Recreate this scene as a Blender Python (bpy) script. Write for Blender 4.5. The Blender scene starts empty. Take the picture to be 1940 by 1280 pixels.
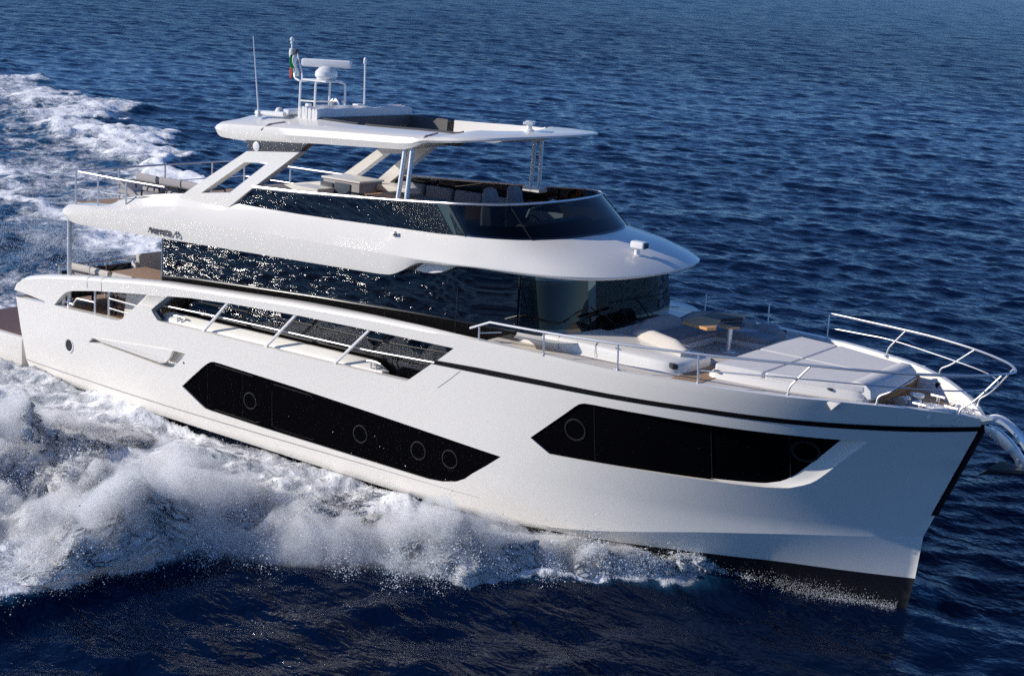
import bpy, bmesh, math, random
import numpy as np
from mathutils import Vector, Matrix, geometry
random.seed(7)
RNG = np.random.default_rng(11)
PI = math.pi
R_ = math.radians
SC = bpy.context.scene

# ---------------------------------------------------------------- frames
# The yacht is described in its own frame: x forward, y to port, z up.
# Under way it heels a little to port and lifts its bow.
PIV = Vector((18.1, 0.0, 0.0))
BROT = Matrix.Rotation(R_(-0.8), 4, 'Y') @ Matrix.Rotation(R_(-2.2), 4, 'X')
BM = Matrix.Translation(PIV) @ BROT @ Matrix.Translation(-PIV)

# ---------------------------------------------------------------- camera
cam_d = bpy.data.cameras.new('camera')
cam = bpy.data.objects.new('camera', cam_d)
SC.collection.objects.link(cam)
SC.camera = cam
rt = Vector((0.80677368, 0.58809376, 0.05711366))
up = Vector((-0.19890738, 0.17930061, 0.96347659))
bk = -Vector((-0.55637405, 0.78866788, -0.2616312))
cam.matrix_world = Matrix(((rt.x, up.x, bk.x, 25.07114589),
                           (rt.y, up.y, bk.y, -20.99390381),
                           (rt.z, up.z, bk.z, 9.75049445),
                           (0, 0, 0, 1)))
cam_d.sensor_fit = 'HORIZONTAL'
cam_d.sensor_width = 36.0
cam_d.lens = 51.66
cam_d.clip_start = 0.5
cam_d.clip_end = 30000

# ---------------------------------------------------------------- sky and sun
SUN_EL = R_(25.0)
SUN_AZ = R_(218.5)          # direction the sun stands in, from +x towards +y
world = bpy.data.worlds.new('World')
SC.world = world
world.use_nodes = True
wn = world.node_tree.nodes
wl = world.node_tree.links
bgn = wn['Background']
sky = wn.new('ShaderNodeTexSky')
sky.sky_type = 'NISHITA'
sky.sun_disc = False
sky.sun_elevation = SUN_EL
sky.sun_rotation = (PI / 2 - SUN_AZ) % (2 * PI)
sky.air_density = 1.0
sky.altitude = 3000
sky.dust_density = 0.0
sky.ozone_density = 5.0
tnt = wn.new('ShaderNodeMix'); tnt.data_type = 'RGBA'; tnt.blend_type = 'MULTIPLY'
tnt.inputs[0].default_value = 1.0; tnt.inputs[7].default_value = (0.68, 0.86, 1.08, 1)
wl.new(sky.outputs['Color'], tnt.inputs[6]); wl.new(tnt.outputs[2], bgn.inputs['Color'])
bgn.inputs['Strength'].default_value = 0.125
sun_d = bpy.data.lights.new('sun', 'SUN')
sun_d.energy = 4.3
sun_d.angle = R_(0.5)
sun_d.color = (1.0, 0.93, 0.83)
sun = bpy.data.objects.new('sun', sun_d)
SC.collection.objects.link(sun)
sdir = Vector((math.cos(SUN_AZ) * math.cos(SUN_EL), math.sin(SUN_AZ) * math.cos(SUN_EL), math.sin(SUN_EL)))
sun.rotation_euler = sdir.to_track_quat('Z', 'Y').to_euler()
sun.location = (-30, -40, 40)
SC.view_settings.view_transform = 'Standard'
SC.view_settings.look = 'None'
SC.view_settings.exposure = 0.06
SC.view_settings.gamma = 1.0
SC.render.engine = 'CYCLES'
SC.cycles.max_bounces = 8
SC.cycles.use_denoising = False
SC.cycles.transparent_max_bounces = 80
SC.cycles.caustics_reflective = True
SC.cycles.sample_clamp_indirect = 22.0

# ---------------------------------------------------------------- materials
def new_mat(name):
    m = bpy.data.materials.new(name)
    m.use_nodes = True
    nt = m.node_tree
    return m, nt, nt.nodes['Principled BSDF']

def N(nt, typ, **kw):
    n = nt.nodes.new(typ)
    for k, v in kw.items():
        setattr(n, k, v)
    return n

def pmat(name, col, rough=0.5, metal=0.0, spec=0.5, coat=0.0, var=0.0, vscale=3.0, bump=0.0, bscale=40.0):
    m, nt, b = new_mat(name)
    b.inputs['Base Color'].default_value = (*col, 1)
    b.inputs['Roughness'].default_value = rough
    b.inputs['Metallic'].default_value = metal
    b.inputs['Specular IOR Level'].default_value = spec
    b.inputs['Coat Weight'].default_value = coat
    b.inputs['Coat Roughness'].default_value = 0.03
    tc = N(nt, 'ShaderNodeTexCoord')
    if var > 0:
        nz = N(nt, 'ShaderNodeTexNoise')
        nz.inputs['Scale'].default_value = vscale
        nz.inputs['Detail'].default_value = 6
        nt.links.new(tc.outputs['Object'], nz.inputs['Vector'])
        mx = N(nt, 'ShaderNodeMix', data_type='RGBA')
        mx.inputs[6].default_value = (*[c * (1 - var) for c in col], 1)
        mx.inputs[7].default_value = (*[min(1, c * (1 + var)) for c in col], 1)
        nt.links.new(nz.outputs['Fac'], mx.inputs[0])
        nt.links.new(mx.outputs[2], b.inputs['Base Color'])
    if bump > 0:
        nb = N(nt, 'ShaderNodeTexNoise')
        nb.inputs['Scale'].default_value = bscale
        nb.inputs['Detail'].default_value = 4
        nt.links.new(tc.outputs['Object'], nb.inputs['Vector'])
        bp = N(nt, 'ShaderNodeBump')
        bp.inputs['Strength'].default_value = bump
        bp.inputs['Distance'].default_value = 0.01
        nt.links.new(nb.outputs['Fac'], bp.inputs['Height'])
        nt.links.new(bp.outputs['Normal'], b.inputs['Normal'])
    return m

def glass_mat(name, tint, through):
    m, nt, b = new_mat(name)
    out = nt.nodes['Material Output']
    b.inputs['Base Color'].default_value = (*tint, 1)
    b.inputs['Roughness'].default_value = 0.02
    b.inputs['IOR'].default_value = 1.52
    tr = N(nt, 'ShaderNodeBsdfTransparent')
    tr.inputs['Color'].default_value = (*through, 1)
    gl = N(nt, 'ShaderNodeBsdfGlossy')
    gl.inputs['Roughness'].default_value = 0.01
    fr = N(nt, 'ShaderNodeFresnel')
    ge = N(nt, 'ShaderNodeNewGeometry')
    io = N(nt, 'ShaderNodeMix', data_type='FLOAT')
    io.inputs[2].default_value = 1.45; io.inputs[3].default_value = 1 / 1.45
    nt.links.new(ge.outputs['Backfacing'], io.inputs[0]); nt.links.new(io.outputs[0], fr.inputs['IOR'])
    mx = N(nt, 'ShaderNodeMixShader')
    nt.links.new(fr.outputs[0], mx.inputs[0])
    nt.links.new(tr.outputs[0], mx.inputs[1])
    nt.links.new(gl.outputs[0], mx.inputs[2])
    nt.links.new(mx.outputs[0], out.inputs['Surface'])
    nt.nodes.remove(b)
    return m

def teak_mat(name, col, axis=1, pitch=0.06):
    m, nt, b = new_mat(name)
    tc = N(nt, 'ShaderNodeTexCoord')
    sp = N(nt, 'ShaderNodeSeparateXYZ')
    nt.links.new(tc.outputs['Object'], sp.inputs[0])
    mu = N(nt, 'ShaderNodeMath', operation='DIVIDE')
    mu.inputs[1].default_value = pitch
    nt.links.new(sp.outputs[axis], mu.inputs[0])
    fr = N(nt, 'ShaderNodeMath', operation='FRACT')
    nt.links.new(mu.outputs[0], fr.inputs[0])
    gt = N(nt, 'ShaderNodeMath', operation='LESS_THAN')
    gt.inputs[1].default_value = 0.1
    nt.links.new(fr.outputs[0], gt.inputs[0])
    mp = N(nt, 'ShaderNodeMapping')
    mp.inputs['Scale'].default_value = (2, 18, 18) if axis == 1 else (18, 2, 18)
    nt.links.new(tc.outputs['Object'], mp.inputs[0])
    nz = N(nt, 'ShaderNodeTexNoise')
    nz.inputs['Scale'].default_value = 2.0
    nz.inputs['Detail'].default_value = 6
    nt.links.new(mp.outputs[0], nz.inputs['Vector'])
    mx = N(nt, 'ShaderNodeMix', data_type='RGBA')
    mx.inputs[6].default_value = (*[c * 0.7 for c in col], 1)
    mx.inputs[7].default_value = (*[c * 1.25 for c in col], 1)
    nt.links.new(nz.outputs['Fac'], mx.inputs[0])
    m2 = N(nt, 'ShaderNodeMix', data_type='RGBA')
    m2.inputs[7].default_value = (0.03, 0.025, 0.02, 1)
    nt.links.new(gt.outputs[0], m2.inputs[0])
    nt.links.new(mx.outputs[2], m2.inputs[6])
    nt.links.new(m2.outputs[2], b.inputs['Base Color'])
    b.inputs['Roughness'].default_value = 0.55
    return m

M = {}
M['gel'] = pmat('white_gelcoat', (0.80, 0.765, 0.70), 0.25, coat=0.12, var=0.015, vscale=1.2)
M['gel_in'] = pmat('cream_gelcoat', (0.74, 0.71, 0.64), 0.4, var=0.02)
M['boot'] = pmat('black_antifouling', (0.007, 0.007, 0.010), 0.55, var=0.2)
M['black'] = pmat('black_rubber', (0.006, 0.006, 0.007), 0.6, spec=0.15)
M['bglass'] = pmat('black_glass', (0.002, 0.002, 0.0025), 0.0, spec=1.0)
M['hglass'] = pmat('hull_black_glass', (0.003, 0.003, 0.004), 0.12, spec=0.0)
M['tint'] = glass_mat('smoked_glass', (0.02, 0.03, 0.04), (0.15, 0.19, 0.215))
M['tint2'] = glass_mat('dark_smoked_glass', (0.02, 0.03, 0.04), (0.10, 0.13, 0.155))
M['steel'] = pmat('polished_steel', (0.72, 0.72, 0.73), 0.46, metal=1.0)
M['steel2'] = pmat('brushed_steel', (0.55, 0.56, 0.58), 0.3, metal=1.0)
M['white_metal'] = pmat('white_painted_metal', (0.78, 0.78, 0.77), 0.3, coat=0.3)
M['grey'] = pmat('charcoal_paint', (0.06, 0.062, 0.068), 0.35, coat=0.2)
M['dark'] = pmat('dark_trim', (0.02, 0.02, 0.022), 0.4)
M['teak'] = teak_mat('teak_planks', (0.46, 0.29, 0.155))
M['teak_d'] = teak_mat('wet_teak', (0.17, 0.095, 0.065))
M['wood'] = teak_mat('varnished_wood', (0.68, 0.34, 0.13), axis=1, pitch=5.0)
M['nonskid'] = pmat('beige_nonskid', (0.66, 0.60, 0.52), 0.7, bump=0.3, bscale=300)
M['beige'] = pmat('beige_fabric', (0.58, 0.53, 0.47), 0.85, var=0.06, vscale=9, bump=0.25, bscale=60)
M['pad'] = pmat('light_grey_fabric', (0.70, 0.675, 0.65), 0.85, var=0.05, vscale=7, bump=0.35, bscale=12)
M['taupe'] = pmat('taupe_fabric', (0.36, 0.335, 0.33), 0.85, var=0.06, vscale=9, bump=0.25, bscale=60)
M['greyfab'] = pmat('slate_fabric', (0.20, 0.205, 0.225), 0.8, var=0.06, vscale=9, bump=0.2, bscale=60)
M['canvas'] = pmat('white_canvas', (0.72, 0.71, 0.70), 0.8, var=0.04, bump=0.3, bscale=25)
M['green'] = pmat('green_cloth', (0.0, 0.22, 0.06), 0.8)
M['red'] = pmat('red_cloth', (0.55, 0.02, 0.02), 0.8)
M['white_cloth'] = pmat('white_cloth', (0.8, 0.8, 0.8), 0.8)
M['ink'] = pmat('black_lettering', (0.02, 0.02, 0.025), 0.4)
M['inside'] = pmat('dark_cabin_lining', (0.05, 0.048, 0.045), 0.7, var=0.1)
M['joint'] = pmat('charcoal_joint', (0.018, 0.018, 0.02), 0.6, spec=0.2)
M['recess'] = pmat('painted_recess_shade', (0.10, 0.095, 0.09), 0.6)  # dark tone paints in the shade inside the sunroof opening
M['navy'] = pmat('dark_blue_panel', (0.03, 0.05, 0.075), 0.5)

# ---------------------------------------------------------------- mesh helpers
class MB:
    """collects faces of one part"""
    def __init__(self):
        self.v = []; self.f = []; self.m = []; self.nrm = {}
    def add(self, vs, fs, mat=0, normals=None):
        o = len(self.v)
        self.v.extend([tuple(p) for p in vs])
        for f in fs:
            if normals is not None:
                self.nrm[len(self.f)] = [normals[i] for i in f]
            self.f.append(tuple(i + o for i in f)); self.m.append(mat)
        return self
    def box(self, c, s, mat=0, rot=None, bevel=0.0):
        bm = bmesh.new()
        bmesh.ops.create_cube(bm, size=1.0)
        for v in bm.verts:
            v.co = Vector((v.co.x * s[0], v.co.y * s[1], v.co.z * s[2]))
        if bevel > 0:
            bmesh.ops.bevel(bm, geom=list(bm.edges), offset=bevel, segments=3, affect='EDGES', profile=0.6)
        mx = Matrix.Translation(c) @ (rot.to_4x4() if rot is not None else Matrix())
        return self.bm(bm, mat, mx)
    def bm(self, bm, mat=0, mx=None):
        bm.verts.index_update()
        vs = [(mx @ v.co if mx else v.co.copy()) for v in bm.verts]
        fs = [[v.index for v in f.verts] for f in bm.faces]
        bm.free()
        return self.add(vs, fs, mat)
    def prism(self, poly, axis, a, b, mat=0, bevel=0.0):
        """poly: 2D outline; axis 'x','y','z' extruded from a to b (poly in the other two axes, in order)"""
        bm = bmesh.new()
        def P(p, t):
            return {'x': (t, p[0], p[1]), 'y': (p[0], t, p[1]), 'z': (p[0], p[1], t)}[axis]
        n = len(poly)
        v0 = [bm.verts.new(P(p, a)) for p in poly]
        v1 = [bm.verts.new(P(p, b)) for p in poly]
        bm.faces.new(v0); bm.faces.new(v1[::-1])
        for i in range(n):
            j = (i + 1) % n
            bm.faces.new((v0[j], v0[i], v1[i], v1[j]))
        bmesh.ops.recalc_face_normals(bm, faces=list(bm.faces))
        if bevel > 0:
            bmesh.ops.bevel(bm, geom=list(bm.edges), offset=bevel, segments=3, affect='EDGES', profile=0.6)
        return self.bm(bm, mat)
    def loft(self, rows, mat=0, close_v=False, close_u=False, flip=False, caps=False):
        n = len(rows[0]); vs = [p for r in rows for p in r]; fs = []
        nu = len(rows)
        for i in range(nu if close_u else nu - 1):
            for j in range(n if close_v else n - 1):
                a = i * n + j; b = i * n + (j + 1) % n
                c = ((i + 1) % nu) * n + (j + 1) % n; d = ((i + 1) % nu) * n + j
                f = (a, b, c, d)
                fs.append(f[::-1] if flip else f)
        if caps:
            f0 = tuple(range(n)); f1 = tuple((nu - 1) * n + k for k in range(n))
            fs.append(f0 if flip else f0[::-1]); fs.append(f1[::-1] if flip else f1)
        return self.add(vs, fs, mat)
    def tube(self, pts, r, mat=0, seg=8, closed=False, caps=True):
        pts = [Vector(p) for p in pts]
        n = len(pts); rows = []
        T = []
        for i in range(n):
            if closed:
                t = pts[(i + 1) % n] - pts[i - 1]
            else:
                t = pts[min(i + 1, n - 1)] - pts[max(i - 1, 0)]
            T.append(t.normalized())
        u = T[0].orthogonal().normalized()
        for i in range(n):
            u = (u - T[i] * u.dot(T[i]))
            u = u.normalized() if u.length > 1e-6 else T[i].orthogonal().normalized()
            w = T[i].cross(u)
            rr = r[i] if isinstance(r, (list, tuple)) else r
            rows.append([pts[i] + (u * math.cos(2 * PI * k / seg) + w * math.sin(2 * PI * k / seg)) * rr for k in range(seg)])
        return self.loft(rows, mat, close_v=True, close_u=closed, caps=caps and not closed)
    def lathe(self, prof, c, mat=0, seg=24, axis=Vector((0, 0, 1))):
        q = axis.normalized().to_track_quat('Z', 'Y')
        rows = []
        for (r, z) in prof:
            rows.append([Vector(c) + q @ Vector((r * math.cos(2 * PI * k / seg), r * math.sin(2 * PI * k / seg), z)) for k in range(seg)])
        return self.loft(rows, mat, close_v=True, caps=True)
    def mirror(self):
        n = len(self.v); nf = len(self.f)
        self.v.extend([(x, -y, z) for (x, y, z) in self.v[:n]])
        for i in range(nf):
            if i in self.nrm:
                self.nrm[len(self.f)] = [(a, -b, c) for (a, b, c) in self.nrm[i]][::-1]
            self.f.append(tuple(k + n for k in self.f[i])[::-1]); self.m.append(self.m[i])
        return self
    def flipped_y(self):
        o = MB(); o.v = [(x, -y, z) for (x, y, z) in self.v]; o.f = [f[::-1] for f in self.f]; o.m = list(self.m)
        o.nrm = {k: [(a, -b, c) for (a, b, c) in v][::-1] for k, v in self.nrm.items()}
        return o
    def build(self, name, mats, parent=None, smooth=True, angle=35, bevel=0.0):
        me = bpy.data.meshes.new(name)
        me.from_pydata(self.v, [], self.f)
        mats = mats if isinstance(mats, (list, tuple)) else [mats]
        for m in mats:
            me.materials.append(M[m] if isinstance(m, str) else m)
        me.polygons.foreach_set('material_index', np.array(self.m, dtype=np.int32))
        me.update()
        if smooth:
            me.polygons.foreach_set('use_smooth', np.ones(len(self.f), dtype=bool))
            me.set_sharp_from_angle(angle=R_(angle))
            if self.nrm:
                ln = [(0.0, 0.0, 0.0)] * len(me.loops)
                for fi, p in enumerate(me.polygons):
                    if fi in self.nrm:
                        for k, li in enumerate(p.loop_indices):
                            ln[li] = self.nrm[fi][k]
                me.normals_split_custom_set(ln)
        o = bpy.data.objects.new(name, me)
        SC.collection.objects.link(o)
        if parent is not None:
            o.parent = parent
        if bevel > 0:
            md = o.modifiers.new('bevel', 'BEVEL')
            md.width = bevel; md.segments = 2; md.limit_method = 'ANGLE'; md.angle_limit = R_(40)
        return o

def thing(name, label, cat, local=None, rz=0.0, group=None, on_boat=True):
    o = bpy.data.objects.new(name, None)
    o.empty_display_size = 0.3
    SC.collection.objects.link(o)
    mx = Matrix.Translation(local or (0, 0, 0)) @ Matrix.Rotation(rz, 4, 'Z')
    o.matrix_world = (BM @ mx) if on_boat else mx
    o['label'] = label; o['category'] = cat
    if group: o['group'] = group
    return o

def relabel(o, label): o['label'] = label

def dup(root, local, rz, label):
    r = root.copy(); SC.collection.objects.link(r)
    r.matrix_world = BM @ (Matrix.Translation(local) @ Matrix.Rotation(rz, 4, 'Z'))
    r['label'] = label
    for ch in list(root.children):
        c = ch.copy(); SC.collection.objects.link(c); c.parent = r
        for g in list(ch.children):
            d = g.copy(); SC.collection.objects.link(d); d.parent = c
    return r

def lerp(a, b, t): return a + (b - a) * t
def pw(x, pts):
    if x <= pts[0][0]: return pts[0][1]
    for (x0, y0), (x1, y1) in zip(pts, pts[1:]):
        if x <= x1: return lerp(y0, y1, (x - x0) / (x1 - x0))
    return pts[-1][1]
def sm(t): t = max(0.0, min(1.0, t)); return t * t * (3 - 2 * t)
def catmull(P, n):
    """smooth curve through control points, n samples per span"""
    P = [Vector(p) for p in P]; out = []
    for i in range(len(P) - 1):
        p0 = P[max(i - 1, 0)]; p1 = P[i]; p2 = P[i + 1]; p3 = P[min(i + 2, len(P) - 1)]
        for k in range(n):
            t = k / n
            out.append(0.5 * ((2 * p1) + (p2 - p0) * t + (2 * p0 - 5 * p1 + 4 * p2 - p3) * t * t + (3 * p1 - p0 - 3 * p2 + p3) * t ** 3))
    out.append(P[-1].copy())
    return out
def resample(P, n):
    P = [Vector(p) for p in P]
    L = [0.0]
    for a, b in zip(P, P[1:]): L.append(L[-1] + (b - a).length)
    out = []
    for k in range(n):
        s = L[-1] * k / (n - 1); i = 0
        while i < len(L) - 2 and L[i + 1] < s: i += 1
        d = L[i + 1] - L[i]
        out.append(P[i].lerp(P[i + 1], (s - L[i]) / d if d > 0 else 0))
    return out
def fillet(P, r, seg=5):
    P = [Vector(p) for p in P]; out = [P[0]]
    for a, b, c in zip(P, P[1:], P[2:]):
        da = (a - b); dc = (c - b); ra = min(r, da.length * .45, dc.length * .45)
        s = b + da.normalized() * ra; e = b + dc.normalized() * ra
        for k in range(seg + 1):
            t = k / seg
            out.append(s * (1 - t) ** 2 + b * 2 * t * (1 - t) + e * t * t)
    out.append(P[-1]); return out
def inpoly(x, y, poly):
    c = False; n = len(poly); j = n - 1
    for i in range(n):
        xi, yi = poly[i]; xj, yj = poly[j]
        if (yi > y) != (yj > y) and x < (xj - xi) * (y - yi) / (yj - yi) + xi: c = not c
        j = i
    return c
def densify(poly, step):
    out = []
    for a, b in zip(poly, poly[1:] + poly[:1]):
        d = math.hypot(b[0] - a[0], b[1] - a[1]); n = max(1, int(math.ceil(d / step)))
        for k in range(n): out.append((lerp(a[0], b[0], k / n), lerp(a[1], b[1], k / n)))
    return out
def sheet(mb, outer, B, holes=(), mat=0, off=0.0, step=0.2, rim=0.0, rim_mat=0, hole_rims=None, lines=(), matfn=None, crease=None, inner=None, inner_mat=0, xs=None):
    """skin over the side: outline and holes in (x, z), half breadth B(x, z), starboard side (y = -B)"""
    loops = [densify(list(outer), step)] + [densify(list(h), step) for h in holes]
    vs = []; ed = []
    for lp in loops:
        o = len(vs); n = len(lp); vs += lp
        ed += [(o + i, o + (i + 1) % n) for i in range(n)]
    for ln in lines:
        o = len(vs); n = len(ln); vs += ln; ed += [(o + i, o + i + 1) for i in range(n - 1)]
    x0 = min(p[0] for p in loops[0]); x1 = max(p[0] for p in loops[0])
    z0 = min(p[1] for p in loops[0]); z1 = max(p[1] for p in loops[0])
    gx = xs or list(np.arange(x0 + step * .5, x1, step))
    cells = {}
    for p in vs: cells.setdefault((int(p[0] / step), int(p[1] / step)), []).append(p)
    for x in gx:
        for z in np.arange(z0 + step * .5, z1, step):
            if not inpoly(x, z, loops[0]) or any(inpoly(x, z, h) for h in loops[1:]): continue
            ci, cj = int(x / step), int(z / step); near = False
            for a in (-1, 0, 1):
                for b in (-1, 0, 1):
                    for p in cells.get((ci + a, cj + b), ()):
                        if abs(p[0] - x) + abs(p[1] - z) < step * .45: near = True
            if not near: vs.append((float(x), float(z)))
    ov, oe, of, *_ = geometry.delaunay_2d_cdt([Vector(p) for p in vs], ed, [], 0, 1e-5)
    def Y(x, z): return -(B(x, z) + off)
    P3 = [(p.x, Y(p.x, p.y), p.y) for p in ov]
    e = 0.01; nr = []
    for p in ov:
        bx = (B(p.x + e, p.y) - B(p.x - e, p.y)) / (2 * e); bz = (B(p.x, p.y + e) - B(p.x, p.y - e)) / (2 * e)
        nr.append(Vector((-bx, -1, -bz)).normalized())
    nr = [tuple(n) for n in nr]
    def side_n(x, z, dz):
        z += dz
        bx = (B(x + e, z) - B(x - e, z)) / (2 * e); bz = (B(x, z + e) - B(x, z - e)) / (2 * e)
        return tuple(Vector((-bx, -1, -bz)).normalized())
    def fn(i, cz):
        if crease is None: return nr[i]
        x, z = ov[i].x, ov[i].y; c = crease(x)
        if c is None or abs(z - c) > .02: return nr[i]
        return side_n(x, z, (.035 if cz > c else -.035))
    tri = []
    for f in of:
        cx = sum(ov[i].x for i in f) / len(f); cz = sum(ov[i].y for i in f) / len(f)
        if not inpoly(cx, cz, loops[0]) or any(inpoly(cx, cz, h) for h in loops[1:]): continue
        a, b, c = (ov[i] for i in f[:3])
        if (b.x - a.x) * (c.y - a.y) - (b.y - a.y) * (c.x - a.x) < 0: f = f[::-1]
        tri.append((tuple(f), cx, cz))
    for f, cx, cz in tri:
        mb.add([P3[i] for i in f], [(0, 1, 2)], matfn(cx, cz) if matfn else mat, [fn(i, cz) for i in f])
    if inner:
        for f, cx, cz in tri:
            th = inner(cx, cz)
            if th <= 0: continue
            mb.add([(ov[i].x, min(0.0, Y(ov[i].x, ov[i].y) + th), ov[i].y) for i in f][::-1], [(0, 1, 2)], inner_mat, [tuple(-k for k in nr[i]) for i in f][::-1])
    rims = [rim] + list(hole_rims if hole_rims is not None else [rim] * len(holes))
    for li, (lp, rm) in enumerate(zip(loops, rims)):
        rf = rm if callable(rm) else (lambda x, z, r=rm: r)
        n = len(lp)
        area = sum(a[0] * b[1] - b[0] * a[1] for a, b in zip(lp, lp[1:] + lp[:1]))
        for i in range(n):
            a = lp[i]; b = lp[(i + 1) % n]
            if rf(*a) == 0 and rf(*b) == 0: continue
            q = [(a[0], Y(*a), a[1]), (b[0], Y(*b), b[1]), (b[0], min(0, Y(*b) + rf(*b)), b[1]), (a[0], min(0, Y(*a) + rf(*a)), a[1])]
            if (area > 0) == (li == 0): q = q[::-1]
            mb.add(q, [(0, 1, 2, 3)], rim_mat)
    return mb
# ---------------------------------------------------------------- hull shape
ZK = [(-2, .43), (9, .41), (12, .43), (13.5, .62), (15.3, .95), (16.5, 1.1), (18.2, 1.24), (20, 1.24)]
_zx = np.arange(-2, 20.01, .05); _zz = np.interp(_zx, [p[0] for p in ZK], [p[1] for p in ZK])
for _ in range(60): _zz[1:-1] = (_zz[:-2] + 2 * _zz[1:-1] + _zz[2:]) / 4
def zk(x): return float(np.interp(x, _zx, _zz))
def stem(z):
    return pw(z, [(-1, 17.9), (0, 18.1), (.54, 18.17), (1.24, 18.21), (3.2, 18.92), (3.6, 19.05)])
CREASE = [(-0.78, 0.64), (1.16, 0.66), (4.09, 0.655), (6.55, 0.68), (9.15, 0.72), (11.04, 0.735), (11.8, 0.74)]
def hull_b(x, z):
    k = zk(x)
    t = (z - k) / (3.4 - k)
    if t >= 0:
        tt = min(t, 1.3) ** 1.35
        p = lerp(2.5, 3.9, tt); L = lerp(8.4, 8, tt); bm = lerp(2.53, 2.66, min(tt, 1))
    else:
        p = 2.5; L = 8.4; bm = 2.53
    s = (stem(z) - x) / L
    if s <= 0: return 0.0
    g = 1.0 if s >= 1 else 1 - (1 - s) ** p
    b = bm * g
    if x < 3: b -= 0.012 * (3 - x) ** 2
    if t < 0:
        b -= (k - z) * (pw(x, [(9, 1.6), (12.5, 1.2), (14, .6), (15.5, .5)]) if x < 15.5 else max(0, min(.5, .24 * (18.2 - x))))
    return max(b, 0.0)

yacht = thing('motor_yacht', 'large white motor yacht with black windows speeding through the blue sea', 'yacht')

CAPT = [(-1.15, 2.21), (-1.05, 2.32), (-.81, 2.45), (-.02, 2.62), (1.47, 2.84), (3.03, 3.03), (3.81, 3.11), (5.17, 3.2), (7.21, 3.33), (9.08, 3.41), (10.2, 3.44), (11.41, 3.44)]
def capz(x): return pw(x, CAPT)
CUTOUT = [(0.34, 2.05), (0.77, 2.055), (1.59, 2.09), (2.3, 2.105), (2.45, 2.12), (2.57, 2.16), (2.70, 2.26), (3.04, 2.53), (3.36, 2.80), (3.02, 2.76), (1.78, 2.6), (0.98, 2.46), (.77, 2.39), (.61, 2.28), (.48, 2.17), (.38, 2.075)]
SIDE_OPEN = [(3.47, 2.52), (3.53, 2.44), (3.64, 2.34), (3.77, 2.33), (4.87, 2.35), (6.52, 2.37), (8.37, 2.4), (9.94, 2.44), (10.49, 2.86), (10.57, 2.92), (10.93, 3.21), (9.13, 3.17), (7.39, 3.12), (5.66, 3.03), (4.6, 2.95), (3.95, 2.87)]
GAP = [(10.57, 2.915), (10.49, 2.865), (11.44, 2.90), (12.74, 2.955), (13.88, 2.99), (15.33, 3.04), (16.64, 3.05), (17.62, 3.065), (18.28, 3.075), (18.80, 3.09), (18.82, 3.15), (18.28, 3.14), (17.62, 3.13), (16.64, 3.11), (15.34, 3.095), (13.88, 3.045), (12.74, 3.02), (11.44, 2.97)]
HOLE_SIDE = SIDE_OPEN[:8] + [(10.485, 2.862)] + [GAP[2], GAP[3], GAP[4], GAP[5], GAP[6], GAP[7], GAP[8], GAP[9], GAP[10], GAP[11], GAP[12], GAP[13], GAP[14], GAP[15], GAP[16], GAP[17]] + [(10.57, 2.918)] + SIDE_OPEN[10:]
WIN_A = [(4.31, 1.15), (4.62, 1.42), (4.93, 1.68), (5.03, 1.75), (5.12, 1.80), (5.22, 1.82), (5.35, 1.82), (7.35, 1.77), (9.13, 1.70), (10.88, 1.62), (11.94, 1.56), (11.65, 1.33), (11.38, 1.13), (11.23, 1.0), (11.04, .90), (10.75, .83), (10.46, .805), (8.65, .805), (6.55, .81), (5.1, .83), (4.97, .84), (4.83, .90)]
WIN_F = [(12.5, 2.02), (13.14, 2.57), (13.31, 2.72), (13.39, 2.78), (13.48, 2.81), (13.64, 2.82), (14.58, 2.84), (15.47, 2.845), (16.52, 2.85), (17.22, 2.85), (16.89, 2.47), (16.59, 2.15), (16.47, 2.05), (16.36, 1.98), (16.14, 1.915), (15.84, 1.90), (15.4, 1.89), (14.53, 1.88), (13.63, 1.855), (12.86, 1.83)]
FRONT_IN = [(17.22, 2.85), (16.89, 2.47), (16.59, 2.15), (16.47, 2.05), (16.36, 1.98), (16.14, 1.915), (15.84, 1.90), (15.4, 1.89)]
FRONT_OUT = [(17.57, 2.85), (17.27, 2.52), (16.96, 2.18), (16.87, 2.09), (16.76, 2.01), (16.5, 1.91), (16.19, 1.88), (15.6, 1.872)]
WIN_HOLE = WIN_F[:10] + FRONT_OUT + [(14.53, 1.862), (13.63, 1.84), (12.86, 1.815)]
INTAKE = [(1.5, 1.48), (1.63, 1.6), (2.89, 1.715), (4.09, 1.815), (4.42, 1.82), (4.30, 1.68), (4.15, 1.55), (4.07, 1.485), (3.99, 1.45), (3.85, 1.435), (3.7, 1.44), (2.8, 1.49), (1.9, 1.53)]
LIP = [(1.63, 1.605), (2.89, 1.72), (4.09, 1.82), (4.04, 1.72), (3.98, 1.63), (3.9, 1.56), (3.8, 1.51), (3.7, 1.49), (2.88, 1.53), (1.9, 1.57)]
BULW = [(11.41, 3.44), (12.71, 3.46), (14.04, 3.455), (15.35, 3.48), (16.6, 3.49), (17.14, 3.50), (17.7, 3.48), (17.95, 3.465), (18.41, 3.41), (18.7, 3.35), (18.9, 3.28), (18.945, 3.25)]

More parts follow.
